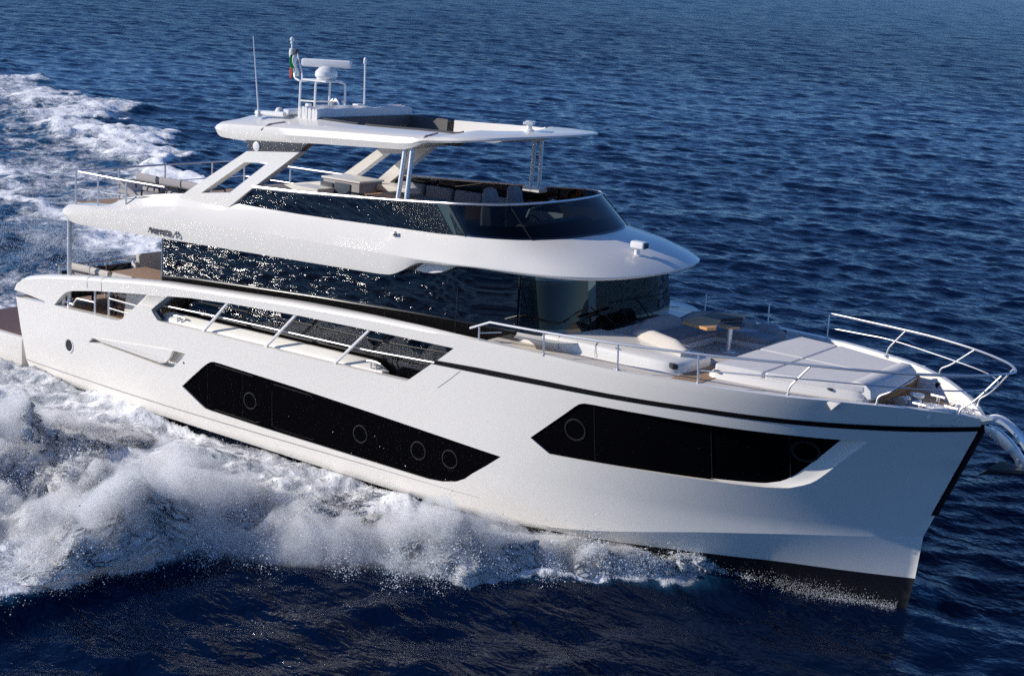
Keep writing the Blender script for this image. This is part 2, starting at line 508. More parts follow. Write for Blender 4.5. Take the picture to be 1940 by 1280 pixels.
stem_line = [(stem(z), z) for z in (3.2, 2.8, 2.4, 2.0, 1.6, 1.24, 0.9, .54, .2, -.2, -.6)]
low = [(17.0, -.75), (15.5, -.62), (14.5, -.4), (13.5, -.05), (12.6, .25), (12.0, .40), (9, .41), (5, .42), (2, .42), (-.60, .42)]
OUT = [(-.60, .42), (-.78, .64), (-.97, 1.31), (-1.1, 1.96), (-.42, 2.0), (.02, 2.022), (0.0, 2.06), (-.42, 2.08), (-.76, 2.10), (-1.16, 2.10)] + \
      [(x, z - 0.07) for x, z in CAPT[1:-1]] + BULW + stem_line + low
OUT = OUT[:-1]
def gdep(x): return pw(x, [(12.5, .02), (13.5, .04), (15.5, .09), (17.2, .17), (17.6, .0)])
def hull_mat(x, z):
    if x > 11.9 and z < pw(x, [(12, .42), (15.2, .53), (16.5, .55), (18.2, .54)]): return 1
    return 0
mb = MB()
xs = list(np.arange(-1.0, 15.6, .22)) + list(np.arange(15.6, 18.0, .14)) + list(np.arange(18.0, 18.95, .07))
boot_line = [(x, pw(x, [(12, .42), (15.2, .53), (16.5, .55), (18.2, .54)])) for x in np.arange(12.3, 18.15, .25)]
kn_line = [(x, zk(x)) for x in np.arange(12.9, 18.15, .1)]
sheet(mb, OUT, hull_b, [CUTOUT, HOLE_SIDE, WIN_A, WIN_HOLE, INTAKE], step=.2, xs=xs,
      rim=lambda x, z: .13 if z > 1.9 else 0, hole_rims=[.16, .13, .03, lambda x, z: gdep(x), .16],
      lines=[boot_line, kn_line], crease=lambda x: zk(x) if x > 12.8 else None, matfn=hull_mat,
      inner=lambda x, z: .13 if z > 1.9 and not (x > 18.2 and z < 3.0) else 0)
# bevelled recess at the forward end of the window
a = resample([(x, 0, z) for x, z in FRONT_OUT], 24); b = resample([(x, 0, z) for x, z in FRONT_IN], 24)
rows = []
for p, q in zip(a, b):
    r = []
    for k in range(5):
        t = k / 4; x = lerp(p.x, q.x, t); z = lerp(p.z, q.z, t)
        r.append((x, -(hull_b(x, z) - gdep(q.x) * t ** 0.8), z))
    rows.append(r)
mb.loft(rows, 0)
# pocket of the air intake
po = MB(); sheet(po, INTAKE, hull_b, off=-.16, step=.2, rim=0)
mb.add(po.v, po.f, 0)
lp = MB(); sheet(lp, LIP, lambda x, z: hull_b(x, z) + .03 * sm((z - pw(x, [(1.6, 1.56), (3.7, 1.47)])) / .12), step=.1, rim=.06)
mb.add(lp.v, lp.f, 0)
mb.mirror()
# bottom, transom
rows = []
for x in np.arange(-.6, 18.2, .4):
    zl = pw(x, sorted(low + [(17.9, -.75)])); bl = hull_b(x, zl)
    kz = zl - .9 * min(1, bl / 2.0) - .02
    rows.append([(x, -bl, zl), (x, -bl * .97, zl - .03), (x, -bl * .5, lerp(zl, kz, .55)), (x, 0, kz), (x, bl * .5, lerp(zl, kz, .55)), (x, bl * .97, zl - .03), (x, bl, zl)])
mb.loft(rows, 1)
rows = []
for x, z in [(-.60, .42), (-.78, .64), (-.97, 1.31), (-1.1, 1.96), (-1.0, 2.0), (-.9, 1.9)]:
    hb = hull_b(x, z)
    rows.append([(x - .12 * (1 - (y / hb) ** 2), y, z) for y in np.linspace(-hb, hb, 13)])
mb.loft(rows, 0, flip=True)
hull = mb.build('hull', ['gel', 'boot'], yacht, angle=32)

# gunwale cap: rounded rail on top of the bulwark
def gunwale(side):
    g = MB(); rows = []
    for x in list(list(np.arange(-1.15, 11.4, .25)) + [11.42]):
        z = capz(x); b = hull_b(x, z - .1); w = lerp(.22, .30, sm((x + 1) / 2)); w = lerp(w, .14, sm((x - 7.5) / 3.5))
        e = sm((x + 1.2) / .5); z0 = lerp(z - .06, z, e)
        f_ = 1 - sm((x - 9.0) / 2.3)
        prof = [(0, -.10), (0.004 * f_ + .001, -.075), (.018, -.04), (.045, -.012), (.09, 0), (w - .05, 0), (w - .02, -.012), (w, -.045), (w, -.2), (.12, -.2)]
        rows.append([(x, side * (b - d), (z0 if h > -.09 else z) + h) for d, h in prof])
    return g.loft(rows, 0, close_v=True, caps=True, flip=side > 0)
gunwale(-1).build('gunwale', 'gel', yacht, angle=50)
gunwale(1).build('gunwale', 'gel', yacht, angle=50)
# seam lines across the gunwale (a gate in the bulwark) and a fine grey tube painting in the shadow line along the topsides
for side in (-1, 1):
    for x in (1.52, 1.98):
        g = MB(); z = capz(x)
        pts = [(x, side * (hull_b(x, zz) + .002), zz) for zz in np.linspace(2.62, z - .1, 5)] + [(x, side * (hull_b(x, z - .1) - d), z + h + .002) for d, h in [(.018, -.04), (.045, -.012), (.09, 0), (.25, 0)]]
        g.tube(pts, .005, 0, 5); g.build('gate_seam', 'taupe', yacht)
    g = MB(); g.tube([(x, side * (hull_b(x, pw(x, CREASE)) - .001), pw(x, CREASE)) for x in np.arange(-.77, 11.8, .3)], [lerp(.011, .004, sm((x - 7) / 4.5)) for x in np.arange(-.77, 11.8, .3)], 0, 6)
    g.build('topside_shadow_line', 'taupe', yacht)

# black rubbing strip in the groove, and the guard on the stem
rub = MB()
RUB = [(10.47, 2.852)] + [(x, z - .012) for x, z in GAP[2:9]] + [(18.86, 3.085), (18.88, 3.165)] + [(x, z + .012) for x, z in GAP[11:18]] + [(10.58, 2.93)]
sheet(rub, RUB, hull_b, off=.006, step=.2, rim=.05)
rub.mirror().build('rubbing_strip', 'black', yacht)
g = MB(); rows = []
for z in np.linspace(3.20, 1.62, 14):
    x = stem(z); w = 0
    ya = [hull_b(x - k, z) + .010 for k in (.05, .02)]
    rows.append([(x - .05, -ya[0], z), (x - .02, -ya[1], z), (x + .03, -.03, z), (x + .036, 0, z), (x + .03, .03, z), (x - .02, ya[1], z), (x - .05, ya[0], z)])
g.loft(rows, 0, caps=True).build('stem_guard', 'black', yacht)

# hull windows with portholes and joints
def hull_window(poly, B, ports, joints, side, frames=()):
    m = MB(); sheet(m, poly, B, step=.25)
    w = (m if side < 0 else m.flipped_y()).build('hull_window', 'hglass', yacht)
    for (cx, cz, r) in ports:
        q = MB(); ro = []
        for a in np.linspace(0, 2 * PI, 33)[:-1]:
            c, s = math.cos(a), math.sin(a)
            ro.append([(cx + rr * c, -(B(cx + rr * c, cz + rr * s) + hh), cz + rr * s) for rr, hh in ((r, .001), (r * .97, .014), (r * .86, .016), (r * .82, .004))])
        q.loft(ro, 0, close_u=True)
        q2 = MB(); q2.add([(cx + r * .82 * math.cos(a), -(B(cx + r * .82 * math.cos(a), cz + r * .82 * math.sin(a)) + .003), cz + r * .82 * math.sin(a)) for a in np.linspace(0, 2 * PI, 33)[:-1]], [tuple(range(32))], 1)
        q.add(q2.v, q2.f, 1)
        (q if side < 0 else q.flipped_y()).build('porthole', ['joint', 'hglass'], w)
    for ln in joints:
        q = MB(); pts = resample([(x, 0, z) for x, z in ln], max(6, int(len(ln) * 4)))
        q.tube([(p.x, -(B(p.x, p.z) + .002), p.z) for p in pts], .005, 0, 5)
        (q if side < 0 else q.flipped_y()).build('window_joint', 'joint', w)
BA = lambda x, z: hull_b(x, z) - .03
BF = lambda x, z: hull_b(x, z) - gdep(x)
for side in (-1, 1):
    hull_window(WIN_A, BA, [(6.15, 1.25, .17), (8.89, 1.24, .17), (10.21, 1.25, .17), (10.89, 1.26, .17)],
                [[(5.0, .86), (5.0, 1.7)], [(5.95, .86), (5.95, 1.74)], [(5.2, .87), (6.35, .86), (6.4, .9)], [(5.2, 1.76), (6.2, 1.74)], [(7.75, 1.62), (7.7, 1.69), (6.75, 1.70)], [(6.72, 1.55), (6.72, .92), (6.78, .87), (7.75, .86), (7.8, .9)]], side)
    hull_window(WIN_F, BF, [(13.3, 2.32, .19), (16.72, 2.55, .19)],
                [[(13.63, 2.81), (13.63, 1.86)], [(15.47, 2.84), (15.42, 1.895)], [(16.54, 2.845), (16.49, 2.07)]], side)
    # engine room air intake grille at the mouth, exhaust port, drain
    q = MB(); cx, cz = .83, 1.28
    q.add([(cx + .115 * math.cos(a), -(hull_b(cx + .115 * math.cos(a), cz) + .006), cz + .125 * math.sin(a)) for a in np.linspace(0, 2 * PI, 33)[:-1]], [tuple(range(32))], 1)
    ro = []
    for a in np.linspace(0, 2 * PI, 33)[:-1]:
        ro.append([(cx + rr * math.cos(a), -(hull_b(cx + rr * math.cos(a), cz) + h), cz + rr * 1.08 * math.sin(a)) for rr, h in ((.155, 0), (.145, .012), (.125, .012), (.11, .004))])
    q.loft(ro, 0, close_u=True)
    (q if side < 0 else q.flipped_y()).build('exhaust_port', ['gel', 'dark'], yacht)
    q = MB(); q.lathe([(.0, 0), (.022, 0), (.018, .012), (0, .012)], (4.37, -(hull_b(4.37, 1.63) - .002), 1.63), 0, 12, axis=Vector((0, -1, 0)))
    (q if side < 0 else q.flipped_y()).build('drain_fitting', 'grey', yacht)
    # louvres on the bulwark between the two openings
    q = MB()
    for k in range(7):
        t = (k + .5) / 7.5
        a = (lerp(3.40, 3.08, t), lerp(2.80, 2.545, t)); b = (lerp(3.90, 3.50, t), lerp(2.865, 2.545, t))
        rows = []
        for j in range(6):
            x = lerp(a[0], b[0], j / 5); z = lerp(a[1], b[1], j / 5); y = hull_b(x, z)
            rows.append([(x, -(y - .002), z - .012), (x, -(y + .012), z - .008), (x, -(y + .004), z + .006), (x, -(y - .002), z + .008)])
        q.loft(rows, 0, close_v=True, caps=True)
    (q if side < 0 else q.flipped_y()).build('louvre', 'grey', yacht)
    # dark lining round the aft end of the side opening
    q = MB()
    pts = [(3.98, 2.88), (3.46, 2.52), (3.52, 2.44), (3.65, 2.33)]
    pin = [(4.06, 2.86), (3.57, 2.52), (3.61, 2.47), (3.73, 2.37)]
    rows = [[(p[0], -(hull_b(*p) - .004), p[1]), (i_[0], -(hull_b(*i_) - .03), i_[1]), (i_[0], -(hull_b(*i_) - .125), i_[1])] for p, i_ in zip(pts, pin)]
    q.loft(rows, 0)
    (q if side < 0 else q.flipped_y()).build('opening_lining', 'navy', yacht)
    # panel joint forward of the opening
    q = MB(); pts = [(10.05, 2.47), (10.61, 2.46), (10.86, 2.66), (11.08, 2.855)]
    q.tube([(x, -(hull_b(x, z) + .001), z) for x, z in [(p.x, p.z) for p in resample([(a_, 0, b_) for a_, b_ in pts[1:]], 8)]], .004, 0, 5)
    (q if side < 0 else q.flipped_y()).build('panel_seam', 'grey', yacht)
    # steel pillars that brace the opening, and the thin rail inside it
    for (x1, z1, x0, z0) in [(5.61, 3.04, 4.86, 2.34), (7.35, 3.12, 6.51, 2.36), (9.08, 3.16, 8.23, 2.40)]:
        q = MB()
        p0 = Vector((x0, -(hull_b(x0, z0) - .05), z0 - .02)); p1 = Vector((x1, -(hull_b(x1, z1) - .05), z1 + .03))
        d = (p1 - p0); rot = d.to_track_quat('X', 'Z').to_matrix()
        q.box((p0 + p1) / 2, (d.length, .05, .045), 0, rot, .01)
        q.lathe([(.05, 0), (.05, .02), (.03, .03)], p0, 0, 12)
        (q if side < 0 else q.flipped_y()).build('bulwark_brace', 'white_metal', yacht)
    q = MB(); q.tube([(x, -(hull_b(x, 2.7) - .1), z) for x, z in [(3.6, 2.63), (5, 2.68), (6.42, 2.72), (8, 2.75), (9, 2.77), (10.45, 2.85)]], .014, 0, 8)
    (q if side < 0 else q.flipped_y()).build('side_rail', 'steel', yacht)

# swimming platform behind the transom
q = MB(); q.box((-2.35, 0, .74), (2.7, 4.6, .62), 0, None, .06)
pl = q.build('swim_platform', 'gel', yacht)
q = MB(); q.box((-2.35, 0, 1.055), (2.5, 4.35, .016), 0); q.build('teak_deck', 'teak_d', pl)

# decks
q = MB(); q.prism([(-.95, -2.36), (3.4, -2.5), (3.4, 2.5), (-.95, 2.36)], 'z', 1.80, 1.97, 0)
q.build('aft_deck', 'teak', yacht)
for side in (-1, 1):
    q = MB()
    rows = [[(x, -(hull_b(x, 2.35) - .12), 2.27), (x, -2.10, 2.27)] for x in np.arange(3.3, 11.3, .4)]
    q.loft(rows, 0)
    (q if side < 0 else q.flipped_y()).build('side_deck', 'nonskid', yacht)
    # sloping locker along the inside of the bulwark
    q = MB()
    rows = []
    for x in [3.55, 3.7, 5, 6.5, 8, 8.95, 9.25]:
        o_ = -(hull_b(x, 2.35) - .125); hgt = .17 if 3.6 < x < 9.0 else (.14 if x < 3.6 else .03); zb = pw(x, [(3.5, 2.30), (9.3, 2.38)])
        rows.append([(x, o_, zb), (x, o_ + .03, zb + .06), (x, o_ + .16, zb + hgt), (x, o_ + .22, zb + hgt), (x, o_ + .22, 2.2), (x, o_, 2.2)])
    q.loft(rows, 0, close_v=True, caps=True)
    (q if side < 0 else q.flipped_y()).build('deck_locker', 'gel_in', yacht)
    for cx, cz in ((4.1, 2.40), (9.05, 2.50)):
        q = MB(); y = -(hull_b(cx, 2.4) - .16)
        q.tube([(cx - .16, y, cz + .06), (cx - .08, y, cz + .075), (cx + .08, y, cz + .075), (cx + .16, y, cz + .06)], .018, 0, 8)
        for k in (-.06, .06): q.tube([(cx + k, y, cz - .06), (cx + k, y, cz + .075)], .016, 0, 8)
        (q if side < 0 else q.flipped_y()).build('mooring_cleat', 'steel', yacht)
# ---------------------------------------------------------------- saloon and wheelhouse
def sal_b(x, z):
    return 2.16 - .06 * sm((x - 10) / 1.9)
SAL = [(3.25, 2.2), (11.05, 2.2), (11.05, 3.3), (11.78, 3.3), (11.74, 4.52), (11.2, 4.50), (9.6, 4.38), (3.25, 4.12)]
mbk = MB(); sheet(mbk, SAL, sal_b, step=.4)
for side in (-1, 1):
    w = (mbk if side < 0 else mbk.flipped_y()).build('saloon_window', 'bglass', yacht)
    for x in (5.9, 9.0, 10.55):
        q = MB(); q.tube([(x, -(sal_b(x, z) + .0), z) for z in (2.25, 3.2, 4.1)], .004, 0, 4)
        (q if side < 0 else q.flipped_y()).build('window_joint', 'dark', w)
    q = MB(); q.tube([(3.25, -(sal_b(3.25, z) + .0), z) for z in (2.0, 3.0, 4.1)], .02, 0, 6)
    (q if side < 0 else q.flipped_y()).build('window_frame', 'steel2', w)
    q = MB(); q.tube([(x, -(sal_b(x, 2.62) + .006), 2.62 + .02 * (x - 3) / 8) for x in np.arange(3.3, 11, .8)], .007, 0, 6)
    (q if side < 0 else q.flipped_y()).build('lower_ledge', 'black', w)
q = MB(); q.box((3.28, 0, 3.05), (.05, 4.2, 2.15), 0); q.build('saloon_door', 'bglass', yacht)

WSB = [(11.78, -2.085), (12.1, -2.05), (12.36, -1.90), (12.54, -1.58), (12.66, -1.05), (12.71, -.5), (12.72, 0)]
WST = [(11.74, -2.05), (12.02, -2.0), (12.24, -1.84), (12.41, -1.52), (12.52, -1.0), (12.57, -.48), (12.58, 0)]
def full(P, z):
    h = [(x, y, z) for x, y in P]
    return catmull(h + [(x, -y, zz) for x, y, zz in h[-2::-1]], 6)
wsb = full(WSB, 3.55); wst = full(WST, 4.53)
ws = MB()
def wsp(i, t): return wsb[i].lerp(wst[i], t)
n = len(wsb)
yb = [p.y for p in wsb]
def near(y): return min(range(n), key=lambda i: abs(yb[i] - y))
i1, i2 = near(-1.12), near(1.12)
cuts = [(1, i1 - 1), (i1 + 1, i2 - 1), (i2 + 1, n - 2)]
wsc = MB()
wsc.loft([[wsp(i, t) for t in (0, .13)] for i in range(n)], 0)
wsc.loft([[wsp(i, t) for t in (.93, 1)] for i in range(n)], 0)
for a, b in ((0, 1), (i1 - 1, i1 + 1), (i2 - 1, i2 + 1), (n - 2, n - 1)):
    wsc.loft([[wsp(i, t) for t in (.13, .93)] for i in range(a, b + 1)], 0)
wf = wsc.build('windscreen', 'bglass', yacht)
for a, b in cuts:
    q = MB(); q.loft([[wsp(i, t) for t in (.13, .5, .93)] for i in range(a, b + 1)], 0)
    q.build('pane', 'tint', wf)
for k, yy in ((0, -.6), (1, .65)):
    q = MB(); i = near(yy)
    p0 = wsp(i, .06) + Vector((.03, 0, 0)); p1 = wsp(i, .45) + Vector((.03, -.5, 0))
    q.tube([p0, p0 + Vector((.02, -.02, .05)), p1], .010, 0, 5); q.build('wiper', 'dark', wf)
# wheelhouse inside: dashboard, two seats, lining
q = MB(); q.prism([(11.2, 2.6), (11.2, 3.52), (11.75, 3.60), (12.35, 3.58), (12.6, 3.5), (12.6, 2.6)], 'y', -1.8, 1.8, 0, .03)
q.box((11.5, -.2, 3.68), (.08, 1.3, .26), 1, Matrix.Rotation(-.4, 3, 'Y'), .01)
q.build('dashboard', ['inside', 'dark'], yacht)
q = MB(); q.box((10.9, 0, 3.3), (.06, 1.2, 2.2), 0); q.box((10.85, -1.3, 3.3), (.06, .1, 2.2), 0); q.box((10.2, 0, 2.55), (3.0, 4.0, .06), 0)
q.build('cabin_lining', 'inside', yacht)
for yy in (-.65, .35):
    q = MB(); q.box((10.75 + .35, yy, 3.25), (.5, .55, .14), 0, None, .05); q.box((10.75 + .12, yy, 3.62), (.14, .55, .75), 0, Matrix.Rotation(-.12, 3, 'Y'), .06)
    q.tube([(11.1, yy, 2.6), (11.1, yy, 3.2)], .06, 0, 10)
    q.build('helm_chair', 'inside', yacht)

# ---------------------------------------------------------------- upper deck: wings, brow
# rows of points from the coaming outwards and down to the underside
ST = [
 (0.60, [(-2.1, 4.16), (-2.25, 4.165), (-2.38, 4.15), (-2.47, 4.09), (-2.49, 4.02), (-2.44, 3.96), (-2.15, 3.95)]),
 (0.72, [(-2.1, 4.2), (-2.26, 4.205), (-2.41, 4.185), (-2.51, 4.11), (-2.53, 4.0), (-2.47, 3.9), (-2.15, 3.92)]),
 (1.06, [(-2.1, 4.245), (-2.27, 4.245), (-2.43, 4.225), (-2.53, 4.15), (-2.545, 4.0), (-2.5, 3.85), (-2.15, 3.9)]),
 (1.60, [(-2.14, 4.29), (-2.29, 4.29), (-2.44, 4.27), (-2.54, 4.2), (-2.545, 4.03), (-2.5, 3.865), (-2.15, 3.93)]),
 (1.85, [(-2.16, 4.37), (-2.31, 4.33), (-2.45, 4.29), (-2.545, 4.23), (-2.545, 4.05), (-2.5, 3.87), (-2.15, 3.93)]),
 (2.15, [(-2.17, 4.5), (-2.321, 4.373), (-2.446, 4.315), (-2.55, 4.26), (-2.548, 4.07), (-2.5, 3.88), (-2.15, 3.94)]),
 (3.15, [(-2.17, 4.7), (-2.265, 4.48), (-2.42, 4.387), (-2.555, 4.32), (-2.55, 4.12), (-2.5, 3.915), (-2.15, 3.96)]),
 (4.05, [(-2.16, 4.82), (-2.21, 4.585), (-2.394, 4.453), (-2.558, 4.365), (-2.55, 4.16), (-2.5, 3.95), (-2.15, 3.99)]),
 (5.10, [(-2.14, 4.8), (-2.21, 4.645), (-2.395, 4.505), (-2.56, 4.41), (-2.55, 4.2), (-2.5, 3.99), (-2.15, 4.03)]),
 (7.00, [(-2.11, 4.825), (-2.21, 4.7), (-2.395, 4.56), (-2.56, 4.465), (-2.55, 4.26), (-2.5, 4.06), (-2.15, 4.1)]),
 (8.70, [(-2.09, 4.885), (-2.21, 4.755), (-2.395, 4.608), (-2.56, 4.505), (-2.545, 4.31), (-2.5, 4.125), (-2.15, 4.17)]),
 (9.20, [(-2.085, 4.905), (-2.268, 4.755), (-2.422, 4.616), (-2.555, 4.515), (-2.54, 4.33), (-2.5, 4.15), (-2.15, 4.2)]),
 (9.42, [(-2.08, 4.91), (-2.288, 4.75), (-2.431, 4.619), (-2.555, 4.52), (-2.54, 4.36), (-2.5, 4.19), (-2.15, 4.24)]),
 (9.65, [(-2.075, 4.92), (-2.308, 4.74), (-2.439, 4.62), (-2.55, 4.525), (-2.535, 4.42), (-2.5, 4.3), (-2.15, 4.34)]),
 (9.85, [(-2.07, 4.925), (-2.327, 4.733), (-2.446, 4.622), (-2.545, 4.53), (-2.53, 4.48), (-2.5, 4.42), (-2.15, 4.44)]),
 (10.05, [(-2.065, 4.935), (-2.345, 4.723), (-2.452, 4.622), (-2.54, 4.535), (-2.525, 4.51), (-2.5, 4.48), (-2.15, 4.5)]),
]
rows = [[(x, y, z) for y, z in pts] for x, pts in ST]
rows.append([(10.42, -2.055, 4.955), (10.55, -2.38, 4.69), (10.57, -2.47, 4.61), (10.6, -2.51, 4.565), (10.6, -2.505, 4.54), (10.6, -2.48, 4.515), (10.5, -2.15, 4.52)])
rows.append([(10.75, -2.02, 4.97), (11.0, -2.36, 4.67), (11.08, -2.43, 4.62), (11.12, -2.455, 4.595), (11.13, -2.455, 4.575), (11.12, -2.43, 4.555), (10.95, -2.15, 4.54)])
def brow(p0, lip, bulge):
    p0 = Vector(p0); l = Vector(lip); r = [p0]
    for t, b in ((.55, bulge), (.85, bulge * .75)):
        r.append(p0.lerp(l, t) + Vector((0, 0, b)))
    inn = (p0 - l); inn.z = 0; inn.normalize()
    r += [l, l + Vector((0, 0, -.022)) + inn * 0.0, l + Vector((0, 0, -.055)) + inn * .04, l + Vector((0, 0, -.05)) + inn * .35]
    return r
BR = [((11.15, -1.87, 4.985), (11.75, -2.30, 4.60), .05), ((11.50, -1.58, 4.995), (12.48, -2.06, 4.61), .065), ((11.73, -1.13, 5.0), (13.03, -1.60, 4.62), .075),
      ((11.86, -.58, 5.003), (13.34, -.86, 4.635), .08), ((11.90, 0, 5.005), (13.44, 0, 4.64), .08)]
for p0, l, b in BR: rows.append([tuple(p) for p in brow(p0, l, b)])
# smooth along the rows
cols = list(zip(*rows)); S_ = 4
fine = [catmull(c, S_) for c in cols]
# pinch the notch less: keep linear where stations are dense
rows2 = [list(r) for r in zip(*fine)]
q = MB(); q.loft([[tuple(p) for p in r] for r in rows2], 0)
# flare on the stern end
q.add([tuple(p) for p in rows2[0]], [tuple(range(7))[::-1]], 0)
q.mirror()
# soffit between the two sides
sof = MB()
sof.loft([[tuple(r[6]), (r[6][0], 0, r[6][2] + .0), (r[6][0], -r[6][1], r[6][2])] for r in rows2], 0, flip=True)
q.add(sof.v, sof.f, 0)
ud = q.build('upper_deck', 'gel', yacht, angle=28)
q = MB(); q.prism([(.62, -2.2), (10.6, -2.0), (11.4, -1.4), (11.6, 0), (11.4, 1.4), (10.6, 2.0), (.62, 2.2)], 'z', 4.10, 4.22, 0)
q.build('fly_deck', 'teak', yacht)
# inner wall of the coaming
q = MB()
inn = []
for r in rows2:
    p = r[0]; s = .08
    inn.append([tuple(p), (p[0] - .0, p[1] + s * (1 if p[1] < -.3 else 0), p[2]), (p[0] - (.1 if p[0] > 11 else 0), p[1] + s * (1 if p[1] < -.3 else 0), 4.2)])
q.loft(inn, 0, flip=True); q.mirror(); q.build('coaming_lining', 'gel_in', yacht)
# support fairing under the wing tip
for side in (-1, 1):
    q = MB(); P = [(9.75, 4.30), (9.95, 4.46), (10.65, 4.53), (10.48, 4.42), (10.33, 4.345), (10.15, 4.30), (9.95, 4.28)]
    q.prism(P, 'y', -2.33, -2.20, 0, .012)
    (q if side < 0 else q.flipped_y()).build('wing_bracket', 'gel', yacht)
    q = MB(); q.lathe([(0, 0), (.05, 0), (.045, .03), (.02, .05), (0, .05)], (9.2, -2.24, 4.82), 0, 12, Vector((0, -1, .3)))
    q.box((9.23, -2.275, 4.815), (.09, .03, .035), 1, None, .01)
    (q if side < 0 else q.flipped_y()).build('navigation_light', ['white_metal', 'dark'], yacht)
# name in script on the wing
cu = bpy.data.curves.new('lettering', 'FONT'); cu.body = 'Navetta 75'; cu.size = .20; cu.offset = .004; cu.shear = .3; cu.extrude = .003; cu.space_character = 1.0
to = bpy.data.objects.new('tmp_text', cu); SC.collection.objects.link(to)
bpy.context.view_layer.update()
me = bpy.data.meshes.new_from_object(to.evaluated_get(bpy.context.evaluated_depsgraph_get()))
bpy.data.objects.remove(to)
for side in (-1, 1):
    lo = bpy.data.objects.new('lettering', me.copy()); SC.collection.objects.link(lo); lo.parent = yacht
    lo.data.materials.clear(); lo.data.materials.append(M['ink'])
    if side < 0: lo.matrix_local = Matrix.Translation((3.27, -2.556, 4.01)) @ Matrix.Rotation(R_(-1.0), 4, 'Y') @ Matrix.Rotation(R_(83), 4, 'X')
    else: lo.matrix_local = Matrix.Translation((4.2, 2.556, 4.03)) @ Matrix.Rotation(PI, 4, 'Z') @ Matrix.Rotation(R_(83), 4, 'X')

# ---------------------------------------------------------------- flybridge screen
FB = [(5.25, -2.125, 4.775), (6.2, -2.12, 4.80), (7.25, -2.11, 4.835), (8.9, -2.09, 4.892), (10.0, -2.07, 4.93), (10.4, -2.055, 4.953), (10.75, -2.02, 4.97), (11.15, -1.87, 4.985), (11.50, -1.58, 4.995), (11.73, -1.13, 5.0), (11.86, -.58, 5.003), (11.90, 0, 5.005)]
FT = [(5.65, -2.128, 5.165), (6.5, -2.122, 5.205), (7.2, -2.112, 5.245), (8.6, -2.09, 5.34), (9.6, -2.06, 5.415), (10.0, -2.04, 5.45), (10.3, -2.0, 5.472), (10.66, -1.82, 5.495), (10.95, -1.52, 5.51), (11.14, -1.08, 5.52), (11.24, -.55, 5.525), (11.27, 0, 5.525)]
def fullc(P):
    return catmull(list(P) + [(x, -y, z) for x, y, z in P[-2::-1]], 6)
fb = fullc(FB); ft = fullc(FT)
n = len(fb)
def ix(x, side):
    r = range(n // 2 + 1) if side < 0 else range(n // 2, n)
    return min(r, key=lambda i: abs(fb[i].x - x))
scr = MB()
k1, k2 = ix(10.55, -1), ix(10.55, 1)
scr.loft([[fb[i], ft[i]] for i in range(0, k1 + 1)], 0)
scr.loft([[fb[i], ft[i]] for i in range(k2, n)], 0)
scr.loft([[fb[i], fb[i].lerp(ft[i], .06)] for i in range(k1, k2 + 1)], 0)
so = scr.build('flybridge_screen', 'bglass', yacht)
m1, m2 = ix(11.55, -1), ix(11.55, 1)
for a, b in ((k1, m1), (m1, m2), (m2, k2)):
    q = MB(); q.loft([[fb[i].lerp(ft[i], .06), fb[i].lerp(ft[i], .97)] for i in range(a, b + 1)], 0); q.build('pane', 'tint2', so)
for i in (ix(9.0, -1), ix(9.0, 1), k1, k2, m1, m2):
    q = MB(); q.tube([fb[i] + (fb[i] - Vector((8, 0, fb[i].z))).normalized() * .004, ft[i] + (ft[i] - Vector((8, 0, ft[i].z))).normalized() * .004], .016 if i in (k1, k2) else .010, 0, 5)
    q.build('screen_joint', 'dark', so)
q = MB()
rad = [lerp(.036, .022, sm((p.x - 6) / 3)) for p in ft]
q.tube(ft, rad, 0, 8); q.build('screen_rail', 'steel', yacht)
# black lining inside the flybridge nose
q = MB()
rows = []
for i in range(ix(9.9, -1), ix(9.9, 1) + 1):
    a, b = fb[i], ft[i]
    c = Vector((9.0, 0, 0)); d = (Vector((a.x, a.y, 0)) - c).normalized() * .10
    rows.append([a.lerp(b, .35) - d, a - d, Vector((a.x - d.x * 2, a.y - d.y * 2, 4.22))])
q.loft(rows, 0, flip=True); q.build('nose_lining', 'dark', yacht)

# ---------------------------------------------------------------- hardtop
RZ = [(4.4, 6.17), (4.6, 6.25), (6.14, 6.335), (8.34, 6.44), (9.47, 6.50), (10.4, 6.58), (11.45, 6.67)]
HT = []   # rows: inner, ridge, outer, lower outer, lower, under
def htrow(x, yo, zl, zr, zi, yi):
    return [(x, -yi, zi), (x, -lerp(yi, yo - .13, .5), lerp(zi, zr, .62)), (x, -(yo - .13), zr), (x, -(yo - .03), zr - .045), (x, -yo, lerp(zl, zr, .45)), (x, -(yo - .04), zl + .01), (x, -(yo - .15), zl), (x, -1.2, zl + .02), (x, -.6, zl + .03)]
prof = [(4.36, 1.90, 6.10, 6.16, 6.20, 1.2), (4.42, 1.95, 6.05, 6.20, 6.25, 1.2), (4.52, 1.99, 5.99, 6.235, 6.31, 1.2), (4.72, 2.02, 5.955, 6.265, 6.37, 1.2), (5.5, 2.04, 5.965, 6.31, 6.46, 1.25), (6.14, 2.05, 6.03, 6.345, 6.47, 1.3),
        (7.1, 2.06, 6.105, 6.40, 6.47, 1.35), (7.6, 2.06, 6.135, 6.425, 6.475, 1.35), (8.34, 2.06, 6.18, 6.46, 6.50, 1.35), (8.9, 2.06, 6.215, 6.485, 6.525, 1.35), (9.12, 2.06, 6.235, 6.495, 6.53, 1.35), (9.28, 2.06, 6.275, 6.50, 6.54, 1.35), (9.42, 2.06, 6.33, 6.505, 6.545, 1.35), (9.55, 2.06, 6.385, 6.51, 6.545, 1.35), (9.7, 2.055, 6.41, 6.52, 6.55, 1.33)]
rows = [htrow(*p) for p in prof]
